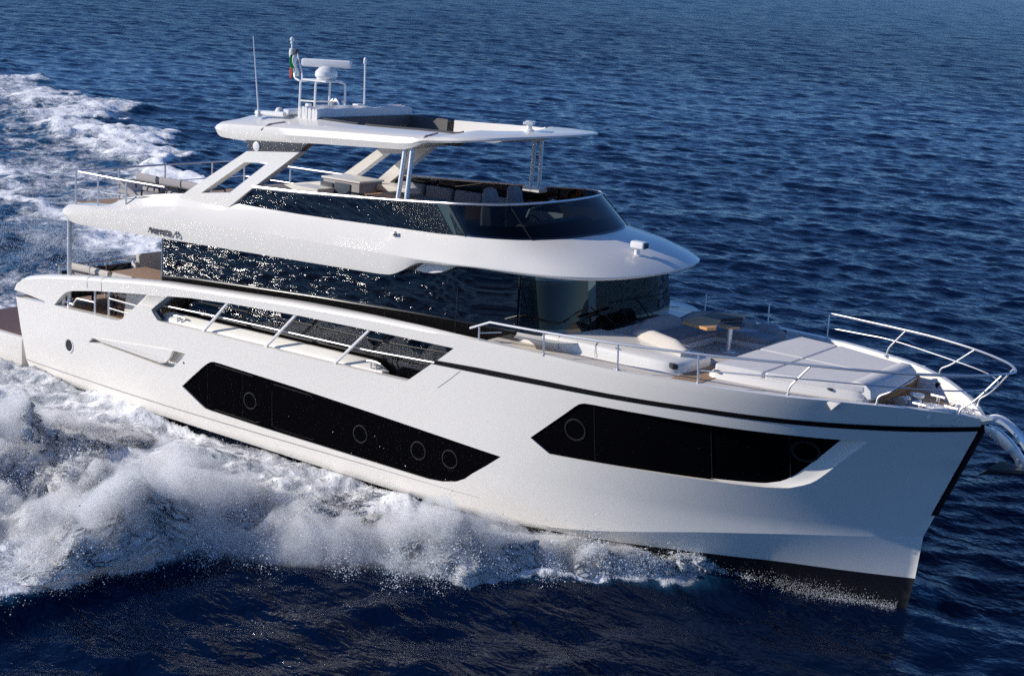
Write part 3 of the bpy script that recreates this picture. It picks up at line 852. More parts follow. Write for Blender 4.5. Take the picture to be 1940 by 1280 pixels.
NO = [((10.2, -1.98), 6.465, 6.55), ((10.6, -1.74), 6.515, 6.585), ((10.86, -1.32), 6.555, 6.615), ((11.06, -.80), 6.585, 6.635), ((11.17, -.3), 6.595, 6.645), ((11.18, 0), 6.595, 6.645)]
CR = [(9.95, -1.14), (10.15, -.86), (10.28, -.58), (10.35, -.33), (10.39, -.12), (10.4, 0)]
for k_, ((x, y), zl, zr) in enumerate(NO):
    cx, cy = CR[k_]; zc = 6.62 + .025 * (cx - 9.7)
    def at(t, z): return (lerp(cx, x, t), lerp(cy, y, t), z)
    rows.append([at(0, zc), at(.45, lerp(zc, zr, .4) + .01), at(.90, zr + .008), at(.98, zr - .008), at(1.0, lerp(zl, zr, .5)), at(.985, zl + .008), at(.92, zl), at(.5, zl + .01), at(.05, zl + .02)])
fine = [catmull(c, 3) for c in zip(*rows)]
rows2 = [list(r) for r in zip(*fine)]
q = MB(); q.loft([[tuple(p) for p in r] for r in rows2], 0)
q.add([tuple(p) for p in rows2[0]], [tuple(range(9))[::-1]], 0)
q.mirror()
mid = MB()
top = [r[0] for r in rows2]; bot = [r[8] for r in rows2]
OP0, OP1 = 6.6, 9.35
mid.loft([[tuple(p), (p.x, 0, p.z + .02), (p.x, -p.y, p.z)] for p in top if p.x <= 6.5], 0)
nose = [p for p in top if p.x >= 9.4]
nose = nose + [Vector((p.x, -p.y, p.z)) for p in nose[-2::-1]]
mid.loft([[(9.40, p.y, 6.47), (lerp(9.40, p.x, .5), p.y, lerp(6.47, p.z, .45)), tuple(p)] for p in nose], 0, flip=True)
mid.loft([[tuple(p), (p.x, 0, p.z), (p.x, -p.y, p.z)] for p in bot if p.x <= 6.5], 0, flip=True)
mid.loft([[tuple(p), (p.x, 0, p.z), (p.x, -p.y, p.z)] for p in bot if p.x >= 9.4], 0, flip=True)
q.add(mid.v, mid.f, 0)
# rims of the sunroof opening
def rim(P):
    for a, b in zip(P, P[1:]):
        q.add([a, b, (b[0], b[1], b[2] - .22), (a[0], a[1], a[2] - .22)], [(0, 1, 2, 3)], 0)
ht = q.build('hardtop', 'gel', yacht, angle=30)
for side in (-1, 1):
    q = MB()
    for lo_, hi_, mt_ in ((6.3, 7.5, 0), (7.45, 9.8, 1 if side > 0 else 0)):  # forward port wall white as if lit, the rest coloured as shade
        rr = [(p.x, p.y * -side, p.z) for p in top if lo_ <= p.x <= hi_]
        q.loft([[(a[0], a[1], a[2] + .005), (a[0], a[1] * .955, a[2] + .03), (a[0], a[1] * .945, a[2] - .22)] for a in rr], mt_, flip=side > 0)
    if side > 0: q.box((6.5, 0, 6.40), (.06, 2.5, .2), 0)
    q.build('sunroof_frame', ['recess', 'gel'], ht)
for side in (-1, 1):   # seam slots on the roof edge
    for xa, xb in ((5.72, 5.98), (9.50, 9.56)):
        q = MB(); q.tube([(xa, side * 2.03, pw(xa, RZ) - .10), (lerp(xa, xb, .5), side * 1.97, pw(xb, RZ) + .0), (xb + .04, side * 1.72, pw(xb, RZ) + .055)], .018, 0, 6)
        q.build('roof_slot', 'taupe', ht)
# folded canvas across the opening
q = MB()
for k in range(6):
    x0 = 6.02 + k * .085
    rows = []
    for t in np.linspace(0, 1, 13):
        y = lerp(-1.36, 1.36, t); w = .012 * math.sin(t * 19 + k * 2.1)
        h = .215 + .012 * math.sin(t * 31 + k)
        rows.append([(x0 - .035 + w, y, 6.44), (x0 - .038 + w, y, 6.44 + h * .8), (x0 - .02 + w, y, 6.44 + h), (x0 + .02 + w, y, 6.44 + h), (x0 + .038 + w, y, 6.44 + h * .75), (x0 + .03 + w, y, 6.44)])
    q.loft(rows, 0, close_v=True, caps=True)
q.build('folded_canvas', 'canvas', ht)
q = MB(); q.tube([(5.1, -1.55, 6.46), (5.8, -1.52, 6.49)], .05, 0, 10); q.box((5.72, -1.2, 6.53), (.25, .5, .1), 0, None, .04)
q.lathe([(0, 0), (.07, 0), (.09, .06), (.06, .12), (0, .14)], (5.6, -1.45, 6.47), 0, 12)
q.build('roof_fitting', 'white_metal', ht)

# hardtop supports aft: slanted plates with an opening
LEG_O = [(3.80, 4.76), (3.86, 4.82), (5.42, 5.80), (6.70, 5.92), (6.80, 5.90), (4.86, 4.56), (4.40, 4.60)]
LEG_O = [(3.72, 4.72), (5.40, 5.79), (6.72, 5.92), (4.86, 4.545), (4.30, 4.60)]
LEG_I = [(4.34, 4.885), (5.37, 5.58), (5.96, 5.64), (5.10, 4.985)]
def leg_y(z): return 2.185 - .13 * sm((z - 4.8) / 1.2)
for side in (-1, 1):
    q = MB(); sheet(q, LEG_O, lambda x, z: leg_y(z), [LEG_I], step=.2, rim=.20, inner=lambda x, z: .20)
    s = (q if side < 0 else q.flipped_y()).build('hardtop_support', 'gel', yacht)
    q = MB(); q.prism([(5.42, 5.80), (5.33, 5.99), (6.92, 6.10), (6.70, 5.93)], 'y', -2.03, -1.85, 0, .01)
    (q if side < 0 else q.flipped_y()).build('support_block', 'grey', s)
    q = MB(); q.lathe([(0, 0), (.085, 0), (.085, .015), (.07, .022), (0, .022)], (5.62, -2.03, 5.90), 0, 20, Vector((0, -1, 0)))
    (q if side < 0 else q.flipped_y()).build('round_lamp', 'white_metal', s)
    for dx in (0, .19):
        q = MB(); q.tube([(9.02 + dx, side * 1.99, 5.36), (9.08 + dx * .85, side * 1.93, 6.26 + dx * .5)], .042, 0, 16); q.build('hardtop_pillar', 'steel', yacht)
    q = MB(); q.tube([(.66, side * 2.36, 1.9), (.66, side * 2.36, 3.95)], .045, 0, 14); q.build('deck_pillar', 'steel', yacht)

# mast with radar, lamps, aerials
mast = MB()
for (bx, tx, y) in ((5.02, 5.03, -.32), (5.42, 5.43, -.32), (5.72, 5.70, .22), (5.3, 5.3, .22)):
    mast.tube(fillet([(bx, y, 6.45), (tx, y, 7.04), (lerp(tx, 5.36, .3), y * .7, 7.06)], .05), .022, 0, 8)
mast.tube([(5.02, -.32, 6.66), (5.42, -.32, 6.68)], .016, 0, 6); mast.tube([(5.42, -.32, 6.68), (5.72, .22, 6.69)], .016, 0, 6); mast.tube([(5.42, -.32, 6.60), (5.72, .22, 6.61)], .016, 0, 6)
mast.box((5.36, -.05, 7.07), (.62, .5, .035), 0, None, .012)
mt = mast.build('radar_mast', 'white_metal', yacht)
q = MB(); q.lathe([(0, 0), (.17, 0), (.225, .07), (.215, .15), (.14, .23), (.08, .26), (0, .26)], (5.40, 0, 7.09), 0, 24)
rs = q.build('radar_base', 'white_metal', yacht)
q = MB()
dirv = Vector((1.0, .50, 0.02)).normalized(); rot = dirv.to_track_quat('X', 'Z').to_matrix()
q.box((5.40, .0, 7.40), (1.0, .13, .155), 0, rot, .05)
q.build('radar_scanner', 'white_metal', rs)
q = MB()
q.tube(fillet([(5.0, -.32, 7.04), (4.82, -.25, 7.06), (4.70, -.2, 7.2), (4.58, -.12, 7.55), (4.57, -.12, 7.75)], .06), .02, 0, 8)
q.tube(fillet([(5.0, -.25, 7.04), (4.90, -.15, 7.15), (4.70, -.1, 7.55)], .05), .016, 0, 6)
q.lathe([(0, 0), (.05, 0), (.06, .08), (.05, .16), (0, .17)], (4.575, -.12, 7.46), 0, 12)
q.lathe([(0, 0), (.04, 0), (.02, .04), (.045, .06), (.045, .1), (.01, .13), (0, .13)], (4.57, -.12, 7.72), 0, 12)
q.box((4.66, -.1, 7.56), (.08, .07, .11), 1, None, .01)
q.build('masthead_light', ['white_metal', 'dark'], mt)
q = MB(); q.tube([(5.21, -1.6, 6.44), (5.12, -1.6, 7.10), (5.01, -1.6, 7.86)], [.016, .012, .008], 0, 6); q.lathe([(0, 0), (.07, 0), (.03, .07), (0, .1)], (5.21, -1.6, 6.40), 0, 10)
q.build('whip_aerial', 'white_metal', yacht)
q = MB(); q.tube([(5.53, 1.0, 6.5), (5.50, 1.0, 7.45)], .018, 0, 8); q.lathe([(0, 0), (.035, 0), (.035, .09), (.02, .12), (0, .12)], (5.50, 1.0, 7.41), 0, 10); q.box((5.42, .95, 6.585), (.16, .2, .06), 0, None, .02)
q.build('stub_aerial', 'white_metal', yacht)
q = MB()
arc = [(5.72 + .13 * math.cos(a), -.05, 6.60 + .13 * math.sin(a)) for a in np.linspace(-.3, 4.2, 15)]
q.tube(arc, .05, 0, 10); q.build('horn', 'steel2', yacht)
q = MB(); q.box((5.24, -.3, 6.56), (.1, .1, .13), 0, None, .02); q.build('roof_camera', 'white_metal', yacht)

def searchlight(p, lens):
    q = MB()
    q.lathe([(0, 0), (.10, 0), (.09, .03), (.05, .05), (.045, .14), (.06, .18), (0, .19)], p, 0, 16)
    if lens: q.box((p[0] + .03, p[1], p[2] + .21), (.27, .18, .13), 0, None, .045); q.box((p[0] + .165, p[1], p[2] + .21), (.02, .14, .09), 1, None, .005)
    else: q.box((p[0], p[1], p[2] + .15), (.18, .42, .05), 0, Matrix.Rotation(.5, 3, 'Z'), .02)
    q.build('searchlight', ['white_metal', 'dark'], yacht)
searchlight((12.86, -.3, 4.80), True)
searchlight((10.45, -.25, 6.635), False)
# ---------------------------------------------------------------- foredeck
def hb(x): return hull_b(x, 3.35) - .12
q = MB()
xs_ = list(np.arange(11.42, 17.3, .25)) + [17.3]
rows = [[(x, -hb(x), 3.405 if x < 16.5 else 3.36), (x, -hb(x) + .35 * min(1, hb(x)), 3.41), (x, 0, 3.41), (x, hb(x) - .35 * min(1, hb(x)), 3.41), (x, hb(x), 3.405 if x < 16.5 else 3.36)] for x in xs_]
q.loft(rows, 0)
q.add([rows[0][0], rows[0][1], rows[0][2], rows[0][3], rows[0][4], (11.42, hb(11.42), 2.2), (11.42, -hb(11.42), 2.2)], [(0, 6, 5, 4, 3, 2, 1)], 0)
q.build('foredeck', 'nonskid', yacht)
q = MB()
rows = [[(x, y, 3.20) for y in np.linspace(-hull_b(x, 3.2) + .1, hull_b(x, 3.2) - .1, 5)] for x in np.arange(17.2, 18.75, .2)]
q.loft(rows, 0); q.add([(17.302, -1.5, 3.2), (17.302, 1.5, 3.2), (17.302, 1.5, 3.38), (17.302, -1.5, 3.38)], [(0, 1, 2, 3)], 0)
q.build('bow_deck', 'teak', yacht)
q = MB(); q.prism([(14.75, -hb(14.75) + .02), (15.2, -hb(15.2) + .02), (15.2, hb(15.2) - .02), (14.75, hb(14.75) - .02)], 'z', 3.40, 3.42, 0)
q.build('teak_walkway', 'teak', yacht)
q = MB()   # white nose behind the stem
rows = [[(x, y, 3.28 + .03 * (1 - abs(y))) for y in np.linspace(-max(.02, hull_b(x, 3.25) - .06), max(.02, hull_b(x, 3.25) - .06), 7)] for x in np.arange(18.42, 18.94, .06)]
q.loft(rows, 0); q.add([rows[0][0], rows[0][6], (rows[0][6][0], rows[0][6][1], 3.2), (rows[0][0][0], rows[0][0][1], 3.2)], [(0, 1, 2, 3)], 0)
q.build('nose_plate', 'gel', yacht)

# coachroof: lockers beside a sunken sofa
def locker(side):
    q = MB(); rows = []
    for x, yo, zt in [(11.56, -2.02, 3.585), (11.62, -2.03, 3.60), (12.4, -2.0, 3.605), (13.4, -1.98, 3.60), (14.2, -1.98, 3.595), (14.45, -1.96, 3.59), (14.60, -1.90, 3.58), (14.70, -1.80, 3.565), (14.75, -1.66, 3.55), (14.76, -1.5, 3.53)]:
        rows.append([(x, yo - .03, 3.38), (x, yo - .03, 3.415), (x, yo - .005, 3.44), (x, yo, zt - .055), (x, yo + .012, zt - .022), (x, yo + .045, zt), (x, yo + .5, zt + .012), (x, -.95, zt + .015), (x, -.95, 3.38)])
    q.loft(rows, 0, close_v=True, caps=True)
    if side < 0:
        r_ = MB(); r_.prism([(11.44, 3.41), (11.62, 3.60), (11.66, 3.60), (11.50, 3.41)], 'y', -2.04, -.95, 0, .005); q.add(r_.v, r_.f, 0)
    if side > 0: q = q.flipped_y()
    o = q.build('deck_house', 'gel', yacht, angle=40)
    for x in (12.55, 13.25):
        k = MB(); k.tube([(x + .02, side * -2.022, 3.43), (x, side * -2.0, 3.50), (x - .01, side * -1.99, 3.57), (x - .03, side * -1.955, 3.606), (x - .10, side * -1.80, 3.612)], .005, 0, 5)
        k.build('lid_joint', 'taupe', o)
    k = MB(); k.box((14.62, side * -1.90, 3.535), (.16, .1, .075), 0, Matrix.Rotation(side * -.6, 3, 'Z'), .02); k.build('deck_vent', 'dark', o)
    k = MB(); k.box((13.6, side * -1.9, 3.612), (.08, .03, .02), 0, None, .005); k.build('latch', 'steel2', o)
locker(-1); locker(1)
q = MB(); rows = []
for p in wsb:
    d = Vector((p.x - 11.2, p.y * .5, 0)).normalized()
    rows.append([tuple(p + Vector((0, 0, .02)) - d * .02), tuple(p + d * .06 + Vector((0, 0, -.01))), tuple(p + d * .5 + Vector((0, 0, .03)))])
q.loft(rows, 0, flip=True); q.build('windscreen_apron', 'gel', yacht)

# U-shaped sofa
def cushion(mbx, P, z0, z1, r=.05, mat=0):
    """soft cushion from a plan outline"""
    P = [Vector((x, y, 0)) for x, y in P]; c = sum(P, Vector()) / len(P); n = len(P)
    rows = []
    for ins, z in ((r * .6, z0), (0, z0 + r * .6), (0, z1 - r), (r * .3, z1 - r * .35), (r, z1)):
        rows.append([(p + (c - p).normalized() * ins) + Vector((0, 0, z)) for p in P])
    mbx.loft(rows, mat, close_v=True)
    top = rows[-1]; o = [tuple(p) for p in top] + [tuple(c + Vector((0, 0, z1 + .012)))]
    mbx.add(o, [(i, (i + 1) % n, n) for i in range(n)], mat)
def fp(P, r=.12): # rounded plan outline
    P = [Vector((x, y, 0)) for x, y in P]; out = []
    n = len(P)
    for i in range(n):
        a, b, c = P[i - 1], P[i], P[(i + 1) % n]
        ra = min(r, (a - b).length * .45, (c - b).length * .45); s = b + (a - b).normalized() * ra; e = b + (c - b).normalized() * ra
        for k in range(5):
            t = k / 4; v = s * (1 - t) ** 2 + b * 2 * t * (1 - t) + e * t * t; out.append((v.x, v.y))
    return out
sofa = MB()
sofa.prism([(13.0, -1.15), (14.25, -1.35), (14.3, -.78), (13.95, -.72), (13.95, .72), (14.25, .78), (14.85, .8), (14.85, 1.5), (14.2, 1.62), (13.0, 1.35)], 'z', 3.39, 3.50, 0, .01)
so_ = sofa.build('bow_sofa', 'gel', yacht)
for P in ([(13.25, -.95), (14.28, -1.15), (14.32, -.76), (13.95, -.70), (13.95, .0), (13.25, .0)], [(13.25, .01), (13.95, .01), (13.95, .70), (14.25, .77), (14.86, .80), (14.86, 1.42), (14.1, 1.40), (13.25, 1.1)]):
    k = MB(); cushion(k, fp(P, .06), 3.495, 3.60, .035); k.build('seat_cushion', 'taupe', so_)
def backrest(P, zt, th=.16, mat='taupe'):
    k = MB(); P = resample([(x, y, 0) for x, y in P], 10); rows = []
    for i, p in enumerate(P):
        t = (P[min(i + 1, 9)] - P[max(i - 1, 0)]).normalized(); nn = Vector((-t.y, t.x, 0))
        e = sm(min(i, 9 - i) / 2.0); h = lerp(3.60, zt, .55 + .45 * e)
        rows.append([p + nn * .10 + Vector((0, 0, 3.50)), p + nn * .085 + Vector((0, 0, lerp(3.55, h, .6))), p + nn * .03 + Vector((0, 0, h - .02)), p - nn * .02 + Vector((0, 0, h)), p - nn * .07 + Vector((0, 0, h - .02)), p - nn * (th * .8) + Vector((0, 0, lerp(3.55, h, .6))), p - nn * th + Vector((0, 0, 3.50))])
    k.loft(rows, 0, close_v=True, caps=True); return k
backrest([(14.55, -1.42), (14.2, -1.25), (13.7, -1.02), (13.28, -.78)], 3.80).build('backrest', 'beige', so_, angle=60)
backrest([(13.24, -.74), (13.2, .0), (13.24, .62)], 3.82).build('backrest', 'taupe', so_, angle=60)
backrest([(13.26, .66), (13.38, 1.1), (13.75, 1.38), (14.3, 1.5)], 3.80).build('backrest', 'taupe', so_, angle=60)
backrest([(14.32, 1.5), (14.6, 1.48), (14.86, 1.42)], 3.72).build('backrest', 'taupe', so_, angle=60)

# sun pad
q = MB(); rows = []
for x, y0, z1 in [(15.03, 1.47, 3.45), (15.08, 1.54, 3.50), (15.2, 1.58, 3.52), (16.0, 1.48, 3.52), (16.8, 1.25, 3.52), (17.2, 1.1, 3.52), (17.34, 1.03, 3.47), (17.38, 1.0, 3.38)]:
    rows.append([(x, s_ * (y0 + d), z) for s_, L in ((-1, ((.03, 3.36), (.03, 3.40), (0, 3.45), (-.03, z1 - .02), (-.09, z1))), (1, ((-.09, z1), (-.03, z1 - .02), (0, 3.45), (.03, 3.40), (.03, 3.36)))) for d, z in L])
fine = [catmull(c, 3) for c in zip(*rows)]
q.loft([[tuple(p) for p in r] for r in zip(*fine)], 0, caps=True)
sp = q.build('sun_pad', 'gel', yacht, angle=40)
def py(x): return pw(x, [(15.1, 1.50), (15.9, 1.40), (16.8, 1.13), (17.33, .95)])
for P in ([(15.12, -1.50), (15.9, -py(15.9)), (15.9, -.01), (15.12, -.01)], [(15.12, .01), (15.9, .01), (15.9, py(15.9)), (15.12, 1.50)], [(15.915, -py(15.915)), (16.8, -py(16.8)), (17.35, -.93), (17.40, -.01), (15.915, -.01)], [(15.915, .01), (17.40, .01), (17.35, .93), (16.8, py(16.8)), (15.915, py(15.915))]):
    k = MB(); cushion(k, fp(P, .05), 3.51, 3.615, .03); k.build('sun_cushion', 'pad', sp)
k = MB(); rows = []
for y in np.linspace(-.93, .93, 11):
    rows.append([(17.05, y, 3.60), (17.18, y, 3.655), (17.32, y, 3.65), (17.43, y, 3.56), (17.45, y, 3.44), (17.38, y, 3.42)])
k.loft(rows, 0, flip=True, caps=True); k.build('head_bolster', 'pad', sp, angle=70)
for x, y in ((15.2, -1.57), (16.9, -1.17), (15.2, 1.57), (16.9, 1.17)):
    k = MB(); k.lathe([(0, 0), (.05, 0), (.05, .01), (.03, .016), (0, .016)], (x, y, 3.517), 0, 14); k.build('cup_holder', 'dark', sp)

# bow rail
top = [(11.22, -2.62, 3.60), (11.63, -2.645, 3.775), (12.68, -2.655, 3.815), (14.0, -2.58, 3.87), (15.26, -2.345, 3.92), (16.0, -2.13, 3.95), (16.6, -1.93, 3.975), (17.3, -1.69, 4.0), (18.0, -1.34, 4.02), (18.5, -.99, 4.035), (18.93, -.58, 4.05), (19.14, -.24, 4.057), (19.22, 0, 4.06)]
h = catmull(top[1:], 6)
h = [Vector(top[0])] + h
allp = h + [Vector((p.x, -p.y, p.z)) for p in h[-2::-1]]
q = MB(); q.tube(allp, .020, 0, 10); br = q.build('bow_rail', 'steel', yacht)
mid = catmull([(15.26, -2.33, 3.67), (16.0, -2.12, 3.72), (16.65, -1.9, 3.76), (17.95, -1.22, 3.775), (18.6, -.77, 3.785), (18.9, -.33, 3.79), (18.96, 0, 3.79)], 6)
q = MB(); q.tube(mid + [Vector((p.x, -p.y, p.z)) for p in mid[-2::-1]], .011, 0, 8); q.build('mid_rail', 'steel', br)
for side in (-1, 1):
    for P in ([(11.41, -2.62, 3.40), (11.40, -2.62, 3.68)], [(12.70, -2.63, 3.44), (12.69, -2.655, 3.81)], [(14.03, -2.56, 3.45), (14.01, -2.58, 3.865)], [(15.29, -2.32, 3.46), (15.27, -2.345, 3.915)],
              [(16.55, -1.89, 3.47), (16.57, -1.89, 3.62), (16.85, -1.85, 3.985)], [(17.68, -1.29, 3.46), (17.69, -1.29, 3.60), (17.85, -1.26, 3.69), (18.22, -1.2, 4.025)],
              [(18.62, -.42, 3.28), (18.63, -.42, 3.46), (18.75, -.40, 3.55), (18.85, -.36, 3.66), (19.12, -.24, 4.05)]):
        q = MB(); q.tube([(x, -side * y, z) for x, y, z in fillet(P, .09)], .015, 0, 8)
        q.lathe([(.04, 0), (.04, .012), (.025, .03)], (P[0][0], -side * P[0][1], P[0][2] - .0), 0, 10)
        q.build('stanchion', 'steel', br)
    q = MB(); q.tube([(11.40, side * 2.60, 3.55), (11.62, side * 2.3, 3.56)], .012, 0, 6); q.build('rail_stay', 'steel', br)
    # small white cleat box outside the bow
    q = MB(); q.prism([(17.08, 3.49), (17.30, 3.485), (17.19, 3.36)], 'y', side * (hull_b(17.18, 3.42) - .03), side * (hull_b(17.18, 3.42) + .06), 0, .01)
    q.build('rail_foot', 'gel', yacht)
    # mooring fitting on the bow quarter
    q = MB(); y = hull_b(18.5, 3.36)
    for k in (-.14, .14): q.tube([(18.42 + k * .9, side * (y - .02 - k * 1.1 + .05), 3.30), (18.42 + k * .9, side * (y - .02 - k * 1.1 + .05), 3.40)], .035, 0, 10)
    q.tube([(18.27, side * (y + .19), 3.40), (18.42, side * (y + .03), 3.415), (18.57, side * (y - .13), 3.40)], .032, 0, 10)
    q.build('fairlead', 'steel', yacht)
    q = MB(); q.tube([(18.30 + .05 * k, side * (hull_b(18.30 + .05 * k, 3.17) + .004), 3.185) for k in range(7)], .012, 0, 6); q.build('bow_trim', 'steel', yacht)
    q = MB(); q.lathe([(0, 0), (.05, 0), (.055, .01), (.035, .016), (0, .012)], (17.75, side * (hull_b(17.75, 3.36) - .13), 3.36), 0, 12, Vector((0, -side, 0)))
    q.build('scupper', 'dark', yacht)
# windlass, chain, cleats on the bow
def bollard(p, s=1.0):
    q = MB(); q.tube([(p[0], p[1], p[2]), (p[0] + .01, p[1], p[2] + .13 * s)], .025 * s, 0, 8); q.tube([(p[0] - .1 * s, p[1] + .03, p[2] + .14 * s), (p[0] + .1 * s, p[1] - .03, p[2] + .15 * s)], .022 * s, 0, 8)
    q.build('deck_cleat', 'steel', yacht)
for p in ((18.0, .42, 3.2), (17.98, -.30, 3.2), (18.38, .18, 3.22), (18.42, -.16, 3.22)): bollard(p, 1.1)
q = MB(); q.lathe([(0, 0), (.15, 0), (.15, .03), (.09, .06), (.07, .12), (.11, .17), (.11, .2), (0, .21)], (17.78, .12, 3.2), 0, 20); q.box((17.78, .12, 3.22), (.4, .3, .05), 0, None, .015)
q.lathe([(0, 0), (.06, 0), (.06, .2), (.09, .22), (.09, .28), (0, .28)], (17.62, .15, 3.28), 0, 14, Vector((0, -1, 0)))
q.build('anchor_windlass', 'steel', yacht)
q = MB()
for k in range(26):
    t = k / 25; c = Vector((lerp(17.45, 18.75, t), -.02 + .03 * math.sin(k), 3.26 + .03 * math.sin(k * 1.3) + .10 * t)); a = k % 2
    ring = [c + Vector((.035 * math.cos(u), (.022 * math.sin(u)) if a else 0, 0 if a else .022 * math.sin(u))) for u in np.linspace(0, 2 * PI, 9)[:-1]]
    q.tube(ring, .009, 0, 5, closed=True)
q.build('anchor_chain', 'steel', yacht)
q = MB(); q.box((18.35, 0, 3.27), (.75, .34, .07), 0, None, .02); q.build('chain_plate', 'white_metal', yacht)
# anchor in its roller
P = [(18.62, 3.28), (18.86, 3.31), (19.02, 3.36), (19.20, 3.32), (19.40, 3.18), (19.58, 2.98), (19.64, 2.86)]
q = MB()
for y in (-.11, .11):
    rr = [[(p.x, y - .012, p.z), (p.x, y + .012, p.z), (p.x, y + .012, p.z - .055), (p.x, y - .012, p.z - .055)] for p in catmull([(x, 0, z) for x, z in P], 4)]
    q.loft(rr, 0, close_v=True, caps=True)
rr = [[(p.x, -.11, p.z - .012), (p.x, .11, p.z - .012), (p.x, .11, p.z - .03), (p.x, -.11, p.z - .03)] for p in catmull([(x, 0, z) for x, z in P], 4)]
q.loft(rr, 0, close_v=True, caps=True)
ar = q.build('anchor_roller', 'steel', yacht)
q = MB()
P2 = [(18.90, 3.20), (19.1, 3.18), (19.27, 3.08), (19.42, 2.95), (19.55, 2.80), (19.60, 2.66), (19.52, 2.62), (19.44, 2.70), (19.40, 2.78), (19.30, 2.86), (19.2, 2.92), (19.02, 3.02), (18.92, 3.08)]
q.prism(P2, 'y', -.05, .05, 0, .012)
for x, z in ((19.52, 2.70), (19.46, 2.78)): q.lathe([(0, 0), (.025, 0), (.025, .02), (0, .02)], (x, -.05, z), 0, 10, Vector((0, -1, 0)))
an = q.build('anchor', 'steel2', yacht)
q = MB()
for s_ in (-1, 1):
    q.add([(19.62, 0, 2.66), (19.12, s_ * .30, 2.62), (18.98, s_ * .22, 2.50), (19.35, 0, 2.54), (19.60, 0, 2.60), (19.10, s_ * .30, 2.60), (18.97, s_ * .22, 2.48), (19.33, 0, 2.51)], [(0, 1, 2, 3), (7, 6, 5, 4), (0, 4, 5, 1), (1, 5, 6, 2), (2, 6, 7, 3)], 0)
q.build('fluke', 'grey', an, smooth=False)

# ---------------------------------------------------------------- rails aft
q = MB()
sr = [(3.3, -2.17, 4.86), (2.2, -2.36, 4.88), (.95, -2.37, 4.885), (.82, -2.25, 4.885), (.80, 0, 4.89), (.82, 2.25, 4.89), (.95, 2.30, 4.89), (1.2, 2.28, 4.89), (4.3, 2.1, 4.97)]
q.tube(fillet(sr, .1), .021, 0, 8); ar_ = q.build('aft_rail', 'steel', yacht)
q = MB(); q.tube(fillet([(2.9, -2.19, 4.62), (2.0, -2.33, 4.56), (.95, -2.36, 4.53), (.82, -2.25, 4.53), (.80, 0, 4.53), (.82, 2.25, 4.53), (.95, 2.3, 4.53), (4.2, 2.1, 4.62)], .1), .011, 0, 6); q.build('mid_rail', 'steel', ar_)
for x, y in ((.86, -2.36), (1.55, -2.36), (2.33, -2.30), (.80, -1.22), (.80, .02), (.80, 1.38), (.86, 2.3), (2.4, 2.2), (3.6, 2.13)):
    q = MB(); q.tube([(x, y, 4.2), (x, y, 4.88)], .019, 0, 8); q.build('stanchion', 'steel', ar_)
q = MB()   # stern rail of the main deck with dark panels
q.tube([(.02, -2.2, 2.81), (.0, -1.3, 2.76), (.0, .5, 2.78), (.02, 2.2, 2.81)], .02, 0, 8)
st_ = q.build('stern_rail', 'steel', yacht)
for y in (-2.1, -.9, .0, 1.2, 2.1):
    q = MB(); q.tube([(0, y, 1.95), (0, y, 2.78)], .022, 0, 8); q.build('stanchion', 'steel', st_)
q = MB(); q.box((0, 0, 2.35), (.012, 4.1, .62), 0); q.build('wind_panel', 'tint2', st_)
for side in (-1, 1):   # gate posts and rails inside the aft opening
    q = MB()
    for x in (1.55, 1.98): q.tube([(x, side * 2.42, 1.95), (x, side * 2.42, 2.66)], .022, 0, 8)
    q.tube(fillet([(.80, side * 2.40, 2.1), (.95, side * 2.40, 2.28), (1.55, side * 2.41, 2.30)], .06), .016, 0, 6)
    q.tube([(1.98, side * 2.42, 2.26), (2.75, side * 2.45, 2.26)], .016, 0, 6)
    q.tube([(1.98, side * 2.42, 2.46), (3.0, side * 2.45, 2.46)], .02, 0, 6)
    q.build('boarding_gate', 'steel', yacht)
    q = MB(); q.tube([(.45, side * 2.36, 1.97), (.52, side * 2.38, 2.22)], .04, 0, 8); q.tube([(.3, side * 2.36, 2.16), (.85, side * 2.38, 2.12)], .02, 0, 8); q.build('mooring_cleat', 'steel', yacht)
# stern sofa on the main deck, side coaming by the saloon
q = MB(); q.box((.45, .9, 2.16), (.8, 2.3, .38), 0, None, .02); q.box((.13, .9, 2.45), (.16, 2.3, .5), 0, None, .03)
ss = q.build('stern_sofa', 'gel_in', yacht)
for k in range(3):
    c = MB(); y0 = -.2 + k * .75; cushion(c, fp([(.12, y0), (.85, y0), (.85, y0 + .73), (.12, y0 + .73)], .08), 2.35, 2.50, .05); c.build('seat_cushion', 'beige', ss)
    c = MB(); c.box((.2, y0 + .365, 2.66), (.16, .7, .42), 0, Matrix.Rotation(-.15, 3, 'Y'), .07); c.build('backrest', 'beige', ss)
for side in (-1, 1):
    q = MB(); q.prism([(2.05, 1.97), (2.15, 2.62), (2.25, 2.70), (3.24, 2.86), (3.24, 1.97)], 'y', side * 1.55, side * 2.12, 0, .02); q.build('side_cabinet', 'gel_in', yacht)

# flybridge built-in furniture
q = MB(); q.box((5.0, 1.35, 4.62), (1.0, .7, .82), 0, None, .02); q.box((5.0, 1.35, 5.04), (1.06, .76, .04), 1, None, .01); q.box((4.62, .98, 4.70), (.34, .02, .5), 2, None, .005); q.box((5.05, .985, 4.70), (.42, .02, .55), 3, None, .005)
q.build('wet_bar', ['taupe', 'gel_in', 'grey', 'navy'], yacht)
q = MB(); q.box((4.45, .75, 4.53), (.75, .5, .64), 0, None, .03); q.build('flybridge_locker', 'gel_in', yacht)
q = MB(); q.box((5.95, 1.75, 4.93), (.9, .5, .12), 0, None, .02); q.box((5.95, 1.8, 4.55), (.85, .4, .65), 1, None, .02); q.build('side_console', ['gel_in', 'taupe'], yacht)
q = MB(); q.box((7.2, 1.75, 4.42), (3.0, .55, .4), 0, None, .03); fs = q.build('flybridge_sofa', 'taupe', yacht)
